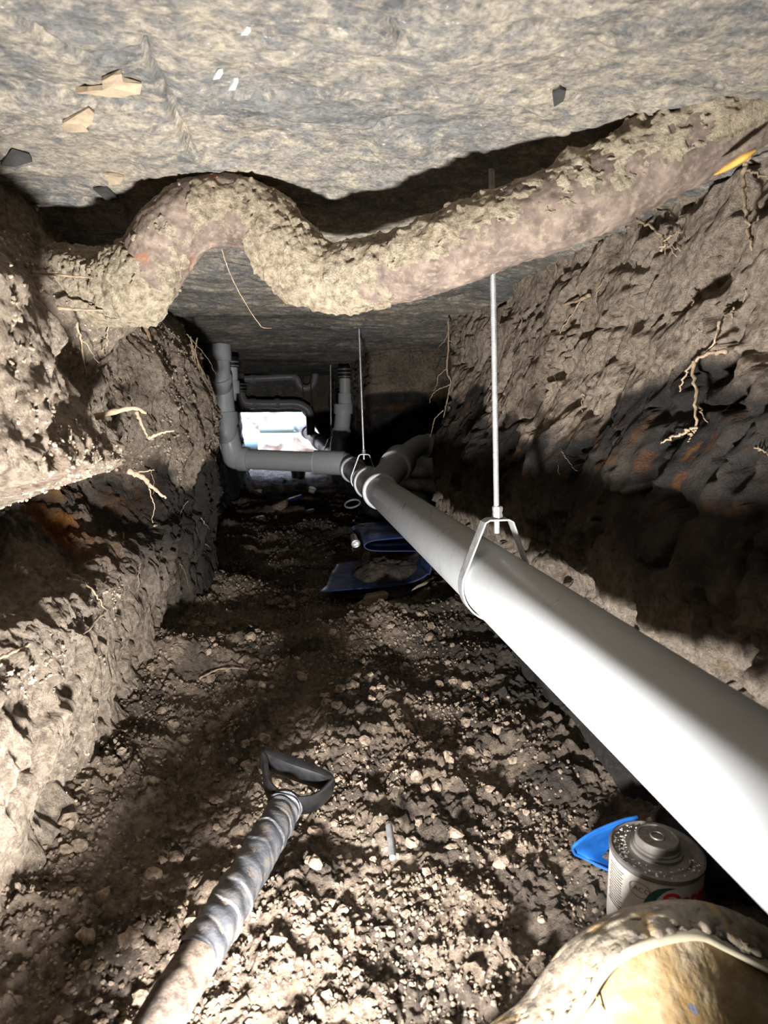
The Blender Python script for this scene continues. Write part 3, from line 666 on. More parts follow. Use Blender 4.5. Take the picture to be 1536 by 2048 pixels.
def text_mesh(s, size, bold=0.):
    c = bpy.data.curves.new('t', 'FONT'); c.body = s; c.size = size; c.offset = size*bold; c.align_x = 'CENTER'; c.resolution_u = 3
    o = bpy.data.objects.new('t', c); COL.objects.link(o); dg = bpy.context.evaluated_depsgraph_get(); dg.update()
    me = o.evaluated_get(dg).to_mesh(); V = [tuple(v.co) for v in me.vertices]; Fc = [tuple(p.vertices) for p in me.polygons]
    o.evaluated_get(dg).to_mesh_clear(); bpy.data.objects.remove(o); bpy.data.curves.remove(c); return V, Fc
camang = math.atan2(-cy, -cx)
def wrap_can(vf, ang, z, off=.0009, tilt=0, sx=1.):
    V, Fc = vf; o = []
    for x, y, _ in V:
        y2 = y+tilt*x; a = camang+ang+x*sx/CRd; o.append((cx+(CRd+off)*math.cos(a), cy+(CRd+off)*math.sin(a), z+y2))
    return o, Fc
def strip(x0, x1, y, h, n=8):
    V = []
    for i in range(n+1):
        x = x0+(x1-x0)*i/n; V += [(x, y-h/2, 0), (x, y+h/2, 0)]
    return V, [(2*i, 2*i+2, 2*i+3, 2*i+1) for i in range(n)]
zt = .018+CH-.013
tm = text_mesh('Oatey', .026, .035); tm = ([(x*1.0, y, 0) for x, y, _ in tm[0]], tm[1])
sub('brand_lettering', wrap_can((tm[0], tm[1]), .80, zt-.0265), M['red'], lab, can, False)
V = []; 
for i in range(15):
    t = i/14; zz_ = -t*.05; xx_ = -.002-.030*math.sqrt(max(0, 1-((1-t)*1.)**2))*.9; V += [(xx_-.006, zz_, 0), (xx_+.004, zz_, 0)]
sub('green_band', wrap_can((V, [(2*i, 2*i+1, 2*i+3, 2*i+2) for i in range(14)]), .42, zt-.002, .0007), M['green'], lab, can, False)
V = [];
for i in range(33):
    a = 2*math.pi*i/32; V += [(.0125*math.cos(a), .0095*math.sin(a), 0), (.0117*math.cos(a), .0087*math.sin(a), 0)]
sub('oval_mark', wrap_can((V, [(2*i, 2*i+2, 2*i+3, 2*i+1) for i in range(32)]), -.28, zt-.0145), M['ink'], lab, can, False)
t2 = text_mesh('LACO', .0085); sub('oval_lettering', wrap_can(t2, -.28, zt-.0165), M['ink'], lab, can, False)
parts_ = []
for r_ in range(15): parts_.append(strip(-.013+.0015*math.sin(r_*2.1), .013-.003*abs(math.sin(r_*1.7)), -.004-r_*.0034, .0011))
sub('small_print', wrap_can(comb(*parts_), -.92, zt-.004, tilt=0), M['ink'], lab, can, False)
def ring_text(s, r, a0, a1, h):
    out = []
    for i, ch in enumerate(s):
        if ch == ' ': continue
        a = a0+(a1-a0)*i/(len(s)-1); v, f = text_mesh(ch, h); c_, s_ = math.cos(a-math.pi/2), math.sin(a-math.pi/2)
        out.append(([(cx+r*math.cos(a)+x*c_-y*s_, cy+r*math.sin(a)+x*s_+y*c_, ct+.0166) for x, y, _ in v], f))
    return comb(*out)
M['emboss'] = plain('cap_emboss', (.33, .31, .28), .45, .5)
sub('cap_lettering', comb(ring_text('PUSH', .0135, 3.5, 1.9, .007), ring_text('DOWN', .0135, 1.2, -.35, .007)), M['emboss'], cap, can, False)
V = []; out = []
for i in range(150):
    a = camang+rnd.uniform(-2.6, 1.6) if i > 60 else camang-1.35+rnd.gauss(0, .35); r = rnd.uniform(.034, .048); s = rnd.uniform(.0005, .0016)
    out.append(lathe_axis((cx+r*math.cos(a), cy+r*math.sin(a), ct-.001), (rnd.gauss(0, .3), rnd.gauss(0, .3), 1), [(0, s), (s*.25, s*.7), (s*.4, s*.2)], 5))
wc = sub('white_residue', comb(*out), M['white'], can, can, False); wc['kind'] = 'stuff'
# ------------------------------------------------------------------ blue plastic scoop behind the can
sp = thing('blue_plastic_scoop', 'bright blue plastic scoop tip poking out behind the cement can', 'scoop', tuple(at(1190, 1700, Z=.03)))
R_ = [[at(1146, 1700, Z=.034), at(1150, 1690, Z=.05), at(1185, 1665, Z=.062), at(1240, 1642, Z=.075), at(1275, 1634, Z=.08)],
      [at(1146, 1702, Z=.026), at(1165, 1702, Z=.030), at(1200, 1697, Z=.024), at(1245, 1690, Z=.022), at(1270, 1680, Z=.022)],
      [at(1150, 1708, Z=.024), at(1172, 1718, Z=.018), at(1205, 1735, Z=.016), at(1235, 1745, Z=.016), at(1255, 1735, Z=.016)]]
rows = [smooth_path([R_[j][i] for j in range(3)], 9) for i in range(5)]
colz = np.array([smooth_path([rows[i][j] for i in range(5)], 18) for j in range(9)])
bs = big_mesh('scoop_pan', colz.reshape(-1, 3)-np.array(sp.location), grid_quads(9, 18), M['bluep'], sp); md = bs.modifiers.new('s', 'SOLIDIFY'); md.thickness = .0025
rim = np.vstack([smooth_path([rows[i][0] for i in range(4, -1, -1)], 20), smooth_path([rows[i][-1] for i in range(5)], 20)])
sub('rim', tube(rim, .0022, 8), M['bluep'], sp, sp)
# ------------------------------------------------------------------ muddy pad, bottom right
def m_pad(name, a, b, c, sc):
    k = NT(name); p = k.pos(); n = k.noise(p, sc, 7, .65, .4); n2 = k.noise(p, sc*5, 4, .6); n3 = k.noise(p, sc*.6, 4, .6, .5)
    col = k.ramp(n, [(.3, a), (.5, b), (.7, c)]); col = k.mix(k.ramp(n3, [(.56, 0.), (.68, .6)]), col, (.32, .185, .05))
    col = k.mix(k.ramp(k.noise(p, sc*1.7, 3, .5), [(.70, 0.), (.73, .8)]), col, (.13, .15, .24))
    return k.out(col, .85, k.bump(n2, .5, .003), spec=.2)
M['padin'] = m_pad('pad_lining', (.20, .128, .055), (.29, .21, .112), (.38, .31, .215), 26)
M['padout'] = m_pad('pad_mud', (.075, .069, .064), (.15, .124, .09), (.24, .20, .152), 45)
M['piping'] = plain('cream_piping', (.42, .37, .265), .55, 0, 40, .15)
pad = thing('muddy_pad', 'mud-caked tan padded piece with cream piping in the bottom right corner', 'pad', (.36, .40, .02))
def rs_(pts, n): return smooth_path(pts, n)
ocv = [(940, 2110), (1010, 2050), (1075, 2000), (1130, 1930), (1180, 1872), (1260, 1820), (1340, 1799), (1400, 1797), (1470, 1818), (1560, 1862), (1660, 1930)]
pcv = [(1040, 2130), (1110, 2055), (1165, 2000), (1195, 1950), (1230, 1913), (1280, 1887), (1340, 1870), (1395, 1866), (1440, 1885), (1540, 1938), (1640, 2000)]
icv = [(1180, 2150), (1215, 2085), (1240, 2040), (1262, 2005), (1290, 1975), (1330, 1955), (1370, 1945), (1410, 1945), (1450, 1955), (1530, 1990), (1620, 2040)]
zcv = [(1300, 2200), (1320, 2150), (1340, 2120), (1350, 2100), (1370, 2085), (1390, 2075), (1410, 2070), (1430, 2070), (1460, 2075), (1520, 2090), (1600, 2120)]
def cv3(c, Yv, n=120): return smooth_path([at(x, y, Y=Yv) for x, y in c], n)
oc, pc, ic, zc_ = cv3([(x, y+16) for x, y in ocv], .455), cv3(pcv, .425), cv3(icv, .412), cv3(zcv, .385)
obk = oc+np.array([0, .035, -.035])
def loft(rows_, name, m, nr, amp=0, sc=60, th=.004):
    A = np.array(rows_); n = A.shape[1]; out_ = np.array([smooth_path(A[:, j], nr) for j in range(n)]).transpose(1, 0, 2)
    if amp:
        d_ = amp*fbm(out_[..., 0], out_[..., 1], out_[..., 2], sc, 4, 601)+amp*.8*clods(out_[..., 0]+out_[..., 1], out_[..., 2], 140, 61); out_ = out_+np.array([-.3, -.6, .7])*d_[..., None]
    o_ = big_mesh(name, out_.reshape(-1, 3)-np.array(pad.location), grid_quads(nr, n), m, pad); md_ = o_.modifiers.new('s', 'SOLIDIFY'); md_.thickness = th; md_.offset = -1 if False else 1
    return o_
mid1 = (oc*.5+pc*.5)+np.array([-.002, -.012, .004])
loft([obk+np.array([0, .02, -.06]), obk, oc, mid1, pc+np.array([0, .002, -.002])], 'muddy_edge', M['padout'], 60, .0042, 80)
loft([pc+np.array([0, .004, -.003]), ic, zc_, zc_+np.array([0, -.02, -.05])], 'lining', M['padin'], 30, .0012, 30)
sub('piping', tube(pc+np.array([0, -.004, .001]), .0040, 12), M['piping'], pad, pad)
sub('piping', tube((pc*.82+oc*.18)+np.array([-.001, -.007, .002]), .0024, 10), M['piping'], pad, pad)
tagp = [at(1095, 2040, Y=.428), at(1112, 2018, Y=.428), at(1130, 1996, Y=.428)]
V = []; sd_ = np.array([.0035, -.0005, .0028])
for q in tagp: V += [q-sd_+np.array([0, -.006, 0]), q+sd_+np.array([0, -.006, 0])]
tg = sub('care_tag', (V, [(0, 1, 3, 2), (2, 3, 5, 4)]), M['white'], pad, pad, False); tg.modifiers.new('s', 'SOLIDIFY').thickness = .0008
crs = smooth_path([at(1186, 1972, Y=.420), at(1195, 1998, Y=.418), at(1215, 2025, Y=.416), at(1250, 2052, Y=.412)], 14)
sub('seam', tube(crs, .0009, 6), M['rootdark'], pad, pad)
# ------------------------------------------------------------------ blue curled sheet under the pipe
bt = thing('blue_curled_sheet', 'dark blue plastic sheet curled open on the floor under the pipe', 'plastic sheet', (.38, 2.25, .03))
prof = [(.10, .012), (.20, .012), (.32, .013), (.40, .02), (.465, .05), (.48, .10), (.46, .145), (.42, .158), (.34, .165), (.27, .172), (.245, .185), (.262, .200), (.33, .203), (.40, .200), (.47, .198)]
pc2 = smooth_path([(x, 0, z) for x, z in prof], 90); A = []
for j in range(26):
    v = j/25; row = []
    for i, q in enumerate(pc2):
        s = i/89; yfront = 2.02+.10*s+.06*math.sin(s*5+1)-.02; y_ = yfront+v*(.42-.14*s)
        wob = .006*math.sin(9*s+5*v)+.004*math.sin(23*s+9*v)
        row.append((q[0]+.10*(1-s)**2*(v-.1)+wob-.02*v*s, y_, max(q[2]+.0*v, .0)+.004*math.sin(14*v+6*s)*(s > .35)+.012))
    A.append(row)
A = np.array(A); A[..., 2] += np.where(np.linspace(0, 1, 90) < .3, 1, .0)[None, :]*(.010)
tb = big_mesh('sheet', A.reshape(-1, 3)-np.array(bt.location), grid_quads(26, 90), M['tarp'], bt); tb.modifiers.new('s', 'SOLIDIFY').thickness = .003
mt = at(712, 1086, Y=2.06)
tag(mesh('metal_tube_end', *comb(lathe_axis(mt+P3(-.004, .05, .012), (.05, -1, -.25), [(0, .012), (.045, .0125), (.05, .015), (.058, .0155), (.060, .013), (.060, .009), (.052, .008), (.052, .0005)], 20)), M['zinc']), 'shiny round metal tube end at the tip of the blue sheet', 'tube end')
a, b = at(822, 1182, Z=.045), at(862, 1160, Z=.05)
tag(mesh('wood_splinter', *tube([a, (a*2+b)/3+P3(0, 0, .003), (a+2*b)/3, b], [.001, .0045, .006, .003], 6), M['flake']), 'pale splinter lying on the blue sheet', 'splinter')
# soil heaped inside the curl
gx, gy = np.meshgrid(np.linspace(.14, .50, 60), np.linspace(2.06, 2.44, 60), indexing='ij')
dz = .02+.05*sst(.12, .0, np.abs(gx-.38)-.06)*gs(gy, 2.28, .13)+.010*clods(gx, gy, 40, 71)+.006*fbm(gx, gy, gx*0, 20, 3, 72)+.015*(gx > .3)*0 - .03*sst(.10, .19, np.hypot(gx-.34, gy-2.26))
o_ = big_mesh('spilled_soil', np.stack([gx, gy, dz+.012], -1).reshape(-1, 3)-np.array([.38, 2.25, .03]), grid_quads(60, 60), M['ground'], None, {'dark': np.full(3600, .75), 'rust': np.zeros(3600)}); o_.location = (.38, 2.25, .03)
o_['kind'] = 'stuff'; o_['label'] = 'dark loose soil spilled inside the curled blue sheet'; o_['category'] = 'soil'
# ------------------------------------------------------------------ small litter on the far floor
def ringm(c, R0, r, tilt, n=28):
    P = [c+P3(R0*math.cos(2*math.pi*i/n), R0*math.sin(2*math.pi*i/n)*1.0, .02+tilt*R0*math.sin(2*math.pi*i/n)+tilt*.6*R0*math.cos(2*math.pi*i/n)) for i in range(n)]
    return tube(P, r, 8, False, True)
c = at(705, 1016, Z=0); tag(mesh('plastic_ring', *ringm(c+P3(0, 0, .01), .052, .006, .35), M['white']), 'white plastic ring tilted on the floor below the pipe', 'ring')
def chip(px, py, sx, sy, sz, m, name, label, cat, rz=0., tilt=.15):
    c_ = at(px, py, Z=.0); c_[2] = float(Zf(c_[0], c_[1]))+sz*.45
    V, Fc = [], []
    n = 9; pr = [1+.22*math.sin(3*k+px) for k in range(n)]
    for z_, s_ in ((-.5, .9), (.2, 1.), (.5, .8)):
        for k in range(n):
            a = 2*math.pi*k/n+rz; x, y = math.cos(a)*pr[k]*sx/2*s_, math.sin(a)*pr[k]*sy/2*s_
            V.append((c_[0]+x, c_[1]+y, c_[2]+z_*sz+tilt*x))
    for r in range(2): Fc += [(r*n+k, r*n+(k+1) % n, (r+1)*n+(k+1) % n, (r+1)*n+k) for k in range(n)]
    Fc += [tuple(range(n))[::-1], tuple(2*n+k for k in range(n))]
    return tag(mesh(name, V, Fc, m, smooth=False), label, cat)
chip(620, 1020, .075, .05, .02, M['white'], 'plastic_scrap', 'flat white plastic scrap left of the white ring', 'scrap')
chip(622, 1046, .05, .02, .015, M['white'], 'paper_scrap', 'tiny bright white scrap nearest the blue sheet', 'scrap', .5)
chip(515, 1035, .09, .05, .02, M['white'], 'pale_chip', 'dull pale chip on the far left of the floor', 'chip')
chip(512, 985, .10, .05, .03, M['flake'], 'pale_chip', 'small pale chip near the bright opening', 'chip')
chip(590, 1003, .14, .10, .05, M['tarp'], 'blue_rag', 'dark blue crumpled scrap on the far floor', 'scrap', 0, .3)
chip(560, 1022, .12, .10, .05, M['clod'], 'flat_stone', 'flat angular stone on the far floor left of the white scrap', 'stone', .6, .4)
chip(752, 1196, .10, .045, .025, M['flake'], 'stone_slab', 'pale flat stone in front of the blue sheet', 'stone', .2)
chip(730, 1218, .06, .05, .03, M['clod'], 'stone_block', 'dark angular stone just in front of the pale flat stone', 'stone', .4)
chip(735, 1122, .05, .05, .05, M['clod'], 'stone_lump', 'dark rounded stone lying left of the soil heap in the blue sheet', 'stone', .1)
c = at(621, 988, Z=.0); cup = tag(mesh('white_cup', *lathe_axis(c+P3(0, 0, -.005), (.3, -.4, 1), [(0, .022), (.06, .032), (.062, .033), (.060, .029), (.006, .019)], 20), M['white']), 'small white cup tipped on the floor near the opening', 'cup')
c = at(597, 962, Y=6.55); bk = thing('black_bucket', 'black bucket standing in the bright opening', 'bucket', (c[0], c[1], -.04))
sub('bucket_body', lathe_axis((c[0], c[1], -.04), Zu, [(0, .065), (.12, .078), (.122, .084), (.13, .084), (.131, .078), (.128, .074), (.01, .06)], 28), M['blackplastic'], bk, bk); sub('pale_rim', lathe_axis((c[0], c[1], .082), Zu, [(0, .084), (.009, .086), (.011, .080)], 28), M['white'], bk, bk)
# ------------------------------------------------------------------ roots
def rootmesh(paths, r0, n=None, jit=.0025, taper=.35):
    out = []
    for pi, (pts, rr0) in enumerate(paths):
        P = smooth_path(pts, max(8, len(pts)*6)); m = len(P)
        P = P+np.array([[rnd.gauss(0, jit*.5) for _ in range(3)] for _ in range(m)])
        rad = np.linspace(rr0, rr0*taper, m)*(1+.18*np.sin(np.arange(m)*1.9+pi))
        out.append(tube(P, rad, 6))
    return comb(*out)
def hp(px, off=.014): return [hit(x, y, off) for x, y in px]
RT = []
def aroot(label, strands, m='root', group=None, off=.014, jit=.0025, name='root', Yv=None, slope=.0006):
    """strands: list of (pixel polyline, radius); the first is the main strand, side strands are its parts"""
    conv = lambda px: [at(x, y, Y=Yv+slope*(y-500)) for x, y in px] if Yv else hp(px, off)
    main = conv(strands[0][0]); o = mesh(name, *rootmesh([(main, strands[0][1])], 0, jit=jit), M[m])
    tag(o, label, 'root', group)
    for px, r in strands[1:]: mesh('root_branch', *rootmesh([(conv(px), r)], 0, jit=jit), M[m], o)
    return o
aroot('long thin root hanging down the pale near bank at left', [([(152, 645), (165, 700), (180, 800), (188, 920)], .0022), ([(160, 670), (190, 715), (215, 745)], .0012)], off=.04)
aroot('thickest pale root stub jutting from left bank with a snapped reddish end', [([(120, 852), (200, 832), (262, 816), (292, 826)], .0075), ([(272, 822), (284, 850), (296, 877)], .0035), ([(296, 877), (322, 866), (348, 861)], .0035)], Yv=1.10, slope=0, jit=.001)
aroot('upper straight pale twig in the shaded hollow below the iron pipe end', [([(62, 545), (120, 550), (186, 556)], .0028)], Yv=1.06, slope=0, jit=.0006)
aroot('lower straight pale twig in the shaded hollow below the iron pipe end', [([(115, 616), (160, 619), (216, 621)], .0034), ([(170, 622), (215, 640), (240, 637)], .0012)], Yv=1.09, slope=0, jit=.0006)
aroot('forked thin root dangling under the two straight twigs', [([(215, 640), (213, 690), (205, 705), (222, 735)], .0016), ([(208, 695), (198, 705)], .001), ([(216, 718), (228, 726)], .001)], off=.025)
aroot('stout brown root running down the bank just below the iron pipe', [([(283, 632), (296, 668), (303, 700), (314, 745)], .008)], 'rootdark', off=.05, jit=.0012)
aroot('grey broken root pointing down right over the rusty undercut', [([(255, 940), (285, 955), (305, 975), (332, 996)], .0065), ([(270, 945), (310, 940)], .002), ([(298, 975), (308, 1010), (304, 1045)], .0012)], Yv=1.22, slope=0, jit=.0015)
aroot('curled rusty root arching over the pale lower ledge', [([(132, 1158), (165, 1165), (190, 1185), (212, 1220)], .0028), ([(212, 1220), (180, 1255), (140, 1298), (118, 1312)], .0024), ([(150, 1150), (175, 1165)], .002)], off=.02)
aroot('pale root lying along the lip of the lower ledge at left edge', [([(-15, 1325), (25, 1305), (55, 1290), (92, 1262), (98, 1200)], .0026)], off=.02)
aroot('short hooked rootlet under the rusty undercut', [([(246, 1065), (246, 1085), (235, 1098), (216, 1106)], .0018)], off=.03)
aroot('small pale root stick at the right of the rusty undercut', [([(308, 1052), (330, 1046), (352, 1040)], .003)], off=.02, jit=.0008)
aroot('thin twig lying on the floor by the foot of left bank', [([(398, 1358), (430, 1341), (462, 1336), (497, 1340)], .0026)], off=.03, jit=.001)
aroot('white thread of root hanging from the hump of the iron pipe', [([(443, 497), (452, 525), (466, 560), (490, 605), (520, 650), (531, 656), (543, 656)], .0012)], Yv=1.12, jit=.0006)
lab_ = 'fine pale rootlet dangling from the left bank beside the plastic stack'
for i in range(16):
    x, y = rnd.uniform(345, 425), rnd.uniform(670, 900); L_ = rnd.uniform(35, 95); dx = rnd.uniform(-12, 30)
    if i < 7: x, y, dx, L_ = rnd.uniform(375, 398), rnd.uniform(668, 700), rnd.uniform(8, 55), rnd.uniform(50, 90)
    pts = [at(x+dx*t+rnd.uniform(-5, 5), y+L_*t, Y=2.22) for t in (0, .3, .6, 1)]
    pts[0] = hit(x, y, -.01) if hit(x, y)[1] < 2.6 else pts[0]
    tag(mesh('rootlet', *rootmesh([(pts, rnd.uniform(.0014, .0028))], 0), M['root']), lab_, 'root', 'rootlets on the far edge of the left bank')
lab_ = 'fine rootlet clinging to the left bank near the rusty undercut'
for i in range(14):
    x, y = rnd.uniform(190, 420), rnd.uniform(720, 1150); L_ = rnd.uniform(20, 60); dx = rnd.uniform(-25, 35)
    tag(mesh('rootlet', *rootmesh([(hp([(x, y), (x+dx*.4+rnd.uniform(-6, 6), y+L_*.4), (x+dx, y+L_)], .012), rnd.uniform(.0008, .0018))], 0), M['root']), lab_, 'root', 'rootlets on the left bank')
aroot('long branching root hanging at the corner of right bank', [([(896, 640), (897, 690), (893, 738), (901, 765), (894, 800), (888, 830), (880, 868), (865, 898)], .0034), ([(893, 738), (876, 752), (874, 768), (866, 783)], .002), ([(901, 768), (880, 778), (866, 787), (858, 806)], .002), ([(887, 820), (870, 838), (864, 860), (860, 875)], .002), ([(897, 665), (888, 682), (877, 695)], .002), ([(897, 680), (913, 690)], .002)], Yv=2.33, slope=0)
aroot('pale forked root on right bank at the clay and black soil boundary', [([(1452, 702), (1418, 708), (1388, 722), (1372, 748), (1358, 785)], .0032), ([(1386, 724), (1390, 790), (1392, 850), (1384, 868)], .003), ([(1390, 852), (1355, 872), (1320, 884)], .0028), ([(1440, 640), (1425, 690), (1390, 722)], .0022), ([(1384, 868), (1378, 884)], .0018)], off=.018)
aroot('grey root hanging near the right edge under the iron pipe', [([(1500, 310), (1486, 345), (1489, 400), (1495, 450), (1503, 500)], .0042), ([(1495, 340), (1530, 352), (1550, 360)], .002)], 'root', off=.022)
aroot('frayed pale root clump on right bank left of the hanging grey root', [([(1262, 432), (1300, 455), (1330, 482), (1352, 512)], .003), ([(1330, 482), (1345, 470), (1362, 462)], .002), ([(1320, 500), (1335, 490), (1360, 500)], .0022), ([(1325, 475), (1330, 510)], .0016)], off=.02, jit=.004)
aroot('broken woody root clump on right bank beside the nearest hanger rod', [([(1180, 590), (1150, 604), (1115, 615), (1095, 632)], .0042), ([(1160, 605), (1130, 650), (1110, 690), (1092, 735)], .0016), ([(1120, 600), (1100, 640)], .0025), ([(1118, 495), (1112, 540), (1108, 590)], .0015)], off=.016)
aroot('thin drooping root just right of the nearest hanger rod', [([(1085, 545), (1055, 585), (1043, 625), (1040, 655), (1012, 680), (998, 730)], .0018)], off=.016)
lab_ = 'fine rootlet clinging to the right bank'
for i in range(16):
    x, y = rnd.uniform(1010, 1520), rnd.uniform(560, 1000); L_ = rnd.uniform(20, 80); dx = rnd.uniform(-40, 40)
    tag(mesh('rootlet', *rootmesh([(hp([(x, y), (x+dx*.4+rnd.uniform(-8, 8), y+L_*.4), (x+dx, y+L_)], .010), rnd.uniform(.0007, .0014))], 0), M['root']), lab_, 'root', 'rootlets on the right bank')
M['yellowwood'] = plain('yellow_wood', (.60, .34, .07), .8, 0, 60, .3, .4, .002)
a, b = at(1428, 350, Y=.735), at(1512, 300, Y=.70)
tag(mesh('wood_splinter', *tube([a, a*.7+b*.3, a*.3+b*.7, b], [.0008, .004, .005, .002], 5), M['yellowwood']), 'yellow wood splinter wedged under the iron pipe at right', 'splinter')
# ------------------------------------------------------------------ flakes on the slab
def flake(outline, m, name, label, cat, th=.003, drop=.006, Zv=.985):
    P = [at(x, y, Z=Zv) for x, y in outline]; n = len(P); c_ = sum(P)/n
    V = []; 
    for q in P: V.append((q[0], q[1], float(Zc(q[0], q[1]))-drop*rnd.uniform(.5, 1.2)))
    for q in P: q2 = c_+(q-c_)*.96; V.append((q2[0], q2[1], float(Zc(q2[0], q2[1]))-drop*rnd.uniform(.4, .9)+th))
    V.append((c_[0], c_[1], float(Zc(c_[0], c_[1]))-drop*.55))
    Fc = [(i, (i+1) % n, 2*n) for i in range(n)]+[(i, n+i, n+(i+1) % n, (i+1) % n) for i in range(n)]+[tuple(range(n, 2*n))[::-1]]
    return tag(mesh(name, V, Fc, m, smooth=False), label, cat)
flake([(150, 186), (175, 175), (205, 170), (203, 145), (222, 137), (243, 143), (246, 162), (284, 172), (280, 186), (262, 192), (245, 202), (215, 196), (185, 201), (160, 196)], M['flake'], 'clay_flake', 'largest leaf-shaped tan flake stuck on the slab at upper left', 'flake')
flake([(125, 236), (150, 230), (178, 221), (190, 228), (182, 242), (172, 246), (178, 258), (150, 264), (127, 260)], M['flake'], 'clay_flake', 'smaller tan flake on the slab below the leaf-shaped one', 'flake')
flake([(212, 356), (235, 352), (248, 358), (240, 368), (218, 370)], M['flake'], 'clay_flake', 'smallest tan flake on the slab above the left bank', 'flake')
flake([(0, 325), (25, 312), (60, 322), (66, 332), (30, 335)], M['darkrec'], 'slab_chip', 'dark brown chip on the slab at the left edge', 'chip')
flake([(1104, 196), (1120, 182), (1131, 188), (1127, 210), (1108, 214)], M['darkrec'], 'slab_chip', 'dark chip on the slab above the long pipe shadow', 'chip')
flake([(186, 380), (215, 378), (238, 396), (214, 400)], M['darkrec'], 'slab_chip', 'dark thin chip on the slab beside the iron hump', 'chip')
for i, (x, y) in enumerate(((490, 42), (435, 146), (466, 171))):
    flake([(x-9, y+5), (x+2, y-7), (x+11, y-6), (x+4, y+6)], M['white'], 'white_speck', ('white paint speck on the slab near the top edge', 'upper of two white specks on the slab', 'lower of two white specks on the slab')[i], 'speck', .002, .004)
# ------------------------------------------------------------------ clods and crumbs
ph = (1+5**.5)/2
IV = np.array([(-1, ph, 0), (1, ph, 0), (-1, -ph, 0), (1, -ph, 0), (0, -1, ph), (0, 1, ph), (0, -1, -ph), (0, 1, -ph), (ph, 0, -1), (ph, 0, 1), (-ph, 0, -1), (-ph, 0, 1)], float); IV /= np.linalg.norm(IV[0])
IF = np.array([(0,11,5),(0,5,1),(0,1,7),(0,7,10),(0,10,11),(1,5,9),(5,11,4),(11,10,2),(10,7,6),(7,1,8),(3,9,4),(3,4,2),(3,2,6),(3,6,8),(3,8,9),(4,9,5),(2,4,11),(6,2,10),(8,6,7),(9,8,1)])
def subdiv(V, Fc):
    V = list(map(tuple, V)); mid = {}; out = []
    def m(a, b):
        k = (min(a, b), max(a, b))
        if k not in mid:
            q = (np.array(V[a])+np.array(V[b]))/2; mid[k] = len(V); V.append(tuple(q/np.linalg.norm(q)))
        return mid[k]
    for a, b, c in Fc:
        x, y, z = m(a, b), m(b, c), m(c, a); out += [(a, x, z), (x, b, y), (z, y, c), (x, y, z)]
    return np.array(V), np.array(out)
SV, SF = subdiv(IV, IF)
cms = []
for i in range(8):
    v = SV*(1+.38*vn(SV[:, 0]*1.7+i*5, SV[:, 1]*1.7, SV[:, 2]*1.7, 800)[:, None]+.2*vn(SV[:, 0]*4+i*5, SV[:, 1]*4, SV[:, 2]*4, 801)[:, None])*np.array([1, rnd.uniform(.7, 1), rnd.uniform(.5, .75)])
    me = bpy.data.meshes.new('dirt_clod'); me.from_pydata([tuple(q) for q in v], [], [tuple(map(int, f)) for f in SF]); me.materials.append(M['clod']); cms.append(me)
cnt = 0
while cnt < 270:
    y = .52*math.exp(rnd.uniform(0, 1.45)); x = rnd.uniform(-.33, .42); s = min(.017, .0045*math.exp(rnd.uniform(0, 1.0))*(.8+.35*y))
    if math.hypot(x-cx, y-cy) < .075 or (x > .2 and y < .5) or abs(x-np.interp(y, shaft[::-1, 1], shaft[::-1, 0])) < .03 and y < 1.0: continue
    o = bpy.data.objects.new('dirt_clod', cms[cnt % 8]); COL.objects.link(o)
    o.location = (x, y, float(Zf(x, y))+s*.28); o.scale = (s, s, s); o.rotation_euler = (rnd.uniform(-.4, .4), rnd.uniform(-.4, .4), rnd.uniform(0, 6.28))
    sx = float(np.interp(y, shaft[::-1, 1], shaft[::-1, 0]))
    zone = ('lying left of the muddy shovel shaft' if y < 1.0 and x < sx else 'lying between the shovel shaft and the cement can' if y < .95 and x < .36 else 'lying under the near end of the big grey pipe' if x > .28 and y < 1.5
            else 'beyond the black grip by the left bank foot' if y < 1.5 and x < -.12 else 'lying mid-floor beyond the black shovel grip' if y < 1.5 else 'on the darker floor near the blue sheet')
    tag(o, 'loose brown dirt clod '+zone, 'dirt clod', 'dirt clods '+zone); cnt += 1
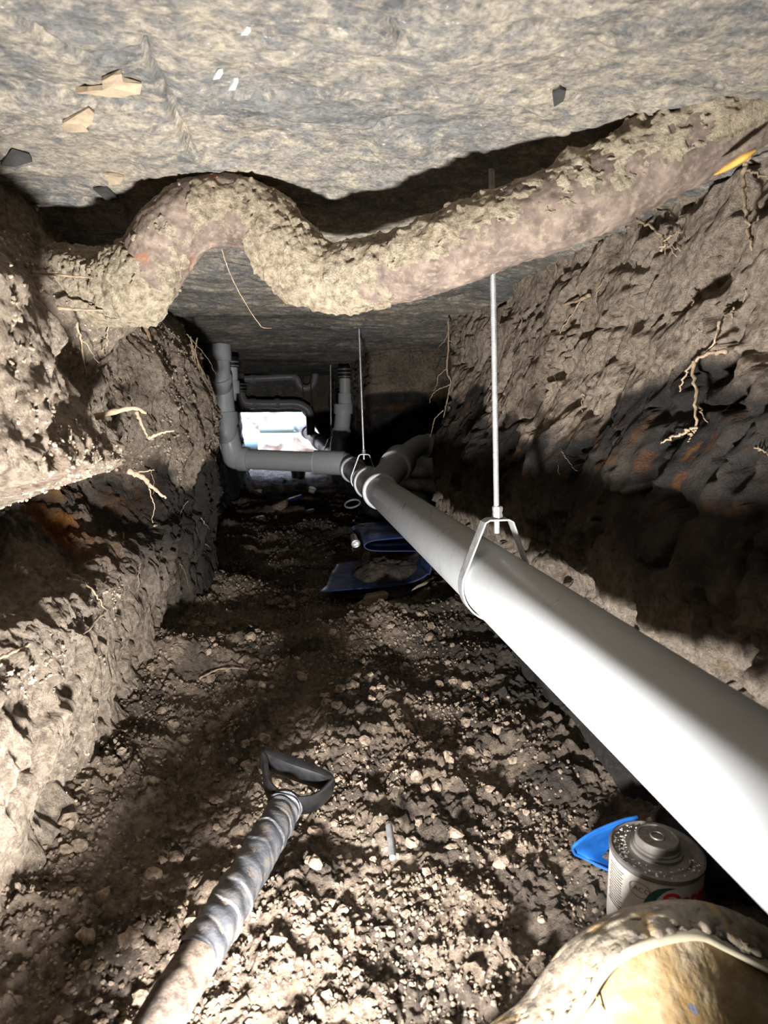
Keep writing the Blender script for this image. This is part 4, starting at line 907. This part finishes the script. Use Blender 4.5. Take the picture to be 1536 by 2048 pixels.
def scatter(name, C, S, mat, label, cat, seed):
    r_ = np.random.RandomState(seed); n = len(C); A = r_.normal(size=(n, 4)); A /= np.linalg.norm(A, axis=1)[:, None]; a, b, c, d = A.T
    Rm = np.stack([np.stack([a*a+b*b-c*c-d*d, 2*(b*c-a*d), 2*(b*d+a*c)], -1), np.stack([2*(b*c+a*d), a*a-b*b+c*c-d*d, 2*(c*d-a*b)], -1), np.stack([2*(b*d-a*c), 2*(c*d+a*b), a*a-b*b-c*c+d*d], -1)], 1)
    V = IV[None]*(1+.5*(r_.rand(n, 12, 1)-.5))*np.stack([np.ones(n), r_.uniform(.6, 1, n), r_.uniform(.5, .9, n)], -1)[:, None, :]
    V = np.einsum('nij,nkj->nki', Rm, V)*S[:, None, None]+C[:, None, :]
    Fx = (IF[None]+12*np.arange(n)[:, None, None]).reshape(-1, 3)
    o = big_mesh(name, V.reshape(-1, 3), Fx, mat, smooth=False); o['kind'] = 'stuff'; o['label'] = label; o['category'] = cat
    return o
N_ = 26000; y = .48*np.exp(rs.uniform(0, 2.1, N_)); x = rs.uniform(-.36, .47, N_)
k_ = (.5+.5*vn(x*6, y*6, x*0, 831)+.35*vn(x*17, y*17, x*0, 832)) > rs.uniform(.2, .75, N_); x, y = x[k_], y[k_]
s = np.clip(.0012*np.exp(rs.uniform(0, 1.35, len(x)))*(.75+.35*y), 0, .009)
scatter('soil_crumbs', np.stack([x, y, Zf(x, y)+s*.3], -1), s, M['crumb'], 'loose soil crumbs strewn over the tunnel floor', 'soil crumbs', 5)
N_ = 15000; y = .75*np.exp(rs.uniform(0, 1.2, N_)); z = rs.uniform(.03, .97, N_)
k_ = (.5+.6*vn(y*7, z*7, y*0, 841)+.25*(np.abs(z-.53) < .05)+.2*(np.abs(z-.31) < .04)) > rs.uniform(.45, 1.0, N_); k_ &= layer_attrs(y, z, 'L')[0] < .35; y, z = y[k_], z[k_]
s = np.clip(.0011*np.exp(rs.uniform(0, 1.3, len(y)))*(.8+.3*y), 0, .007)
scatter('bank_crumbs', np.stack([Xl_full(y, z)+s*.2, y, z], -1), s, M['claycrumb'], 'crumbs of pale clay clinging to the left bank', 'soil crumbs', 6)
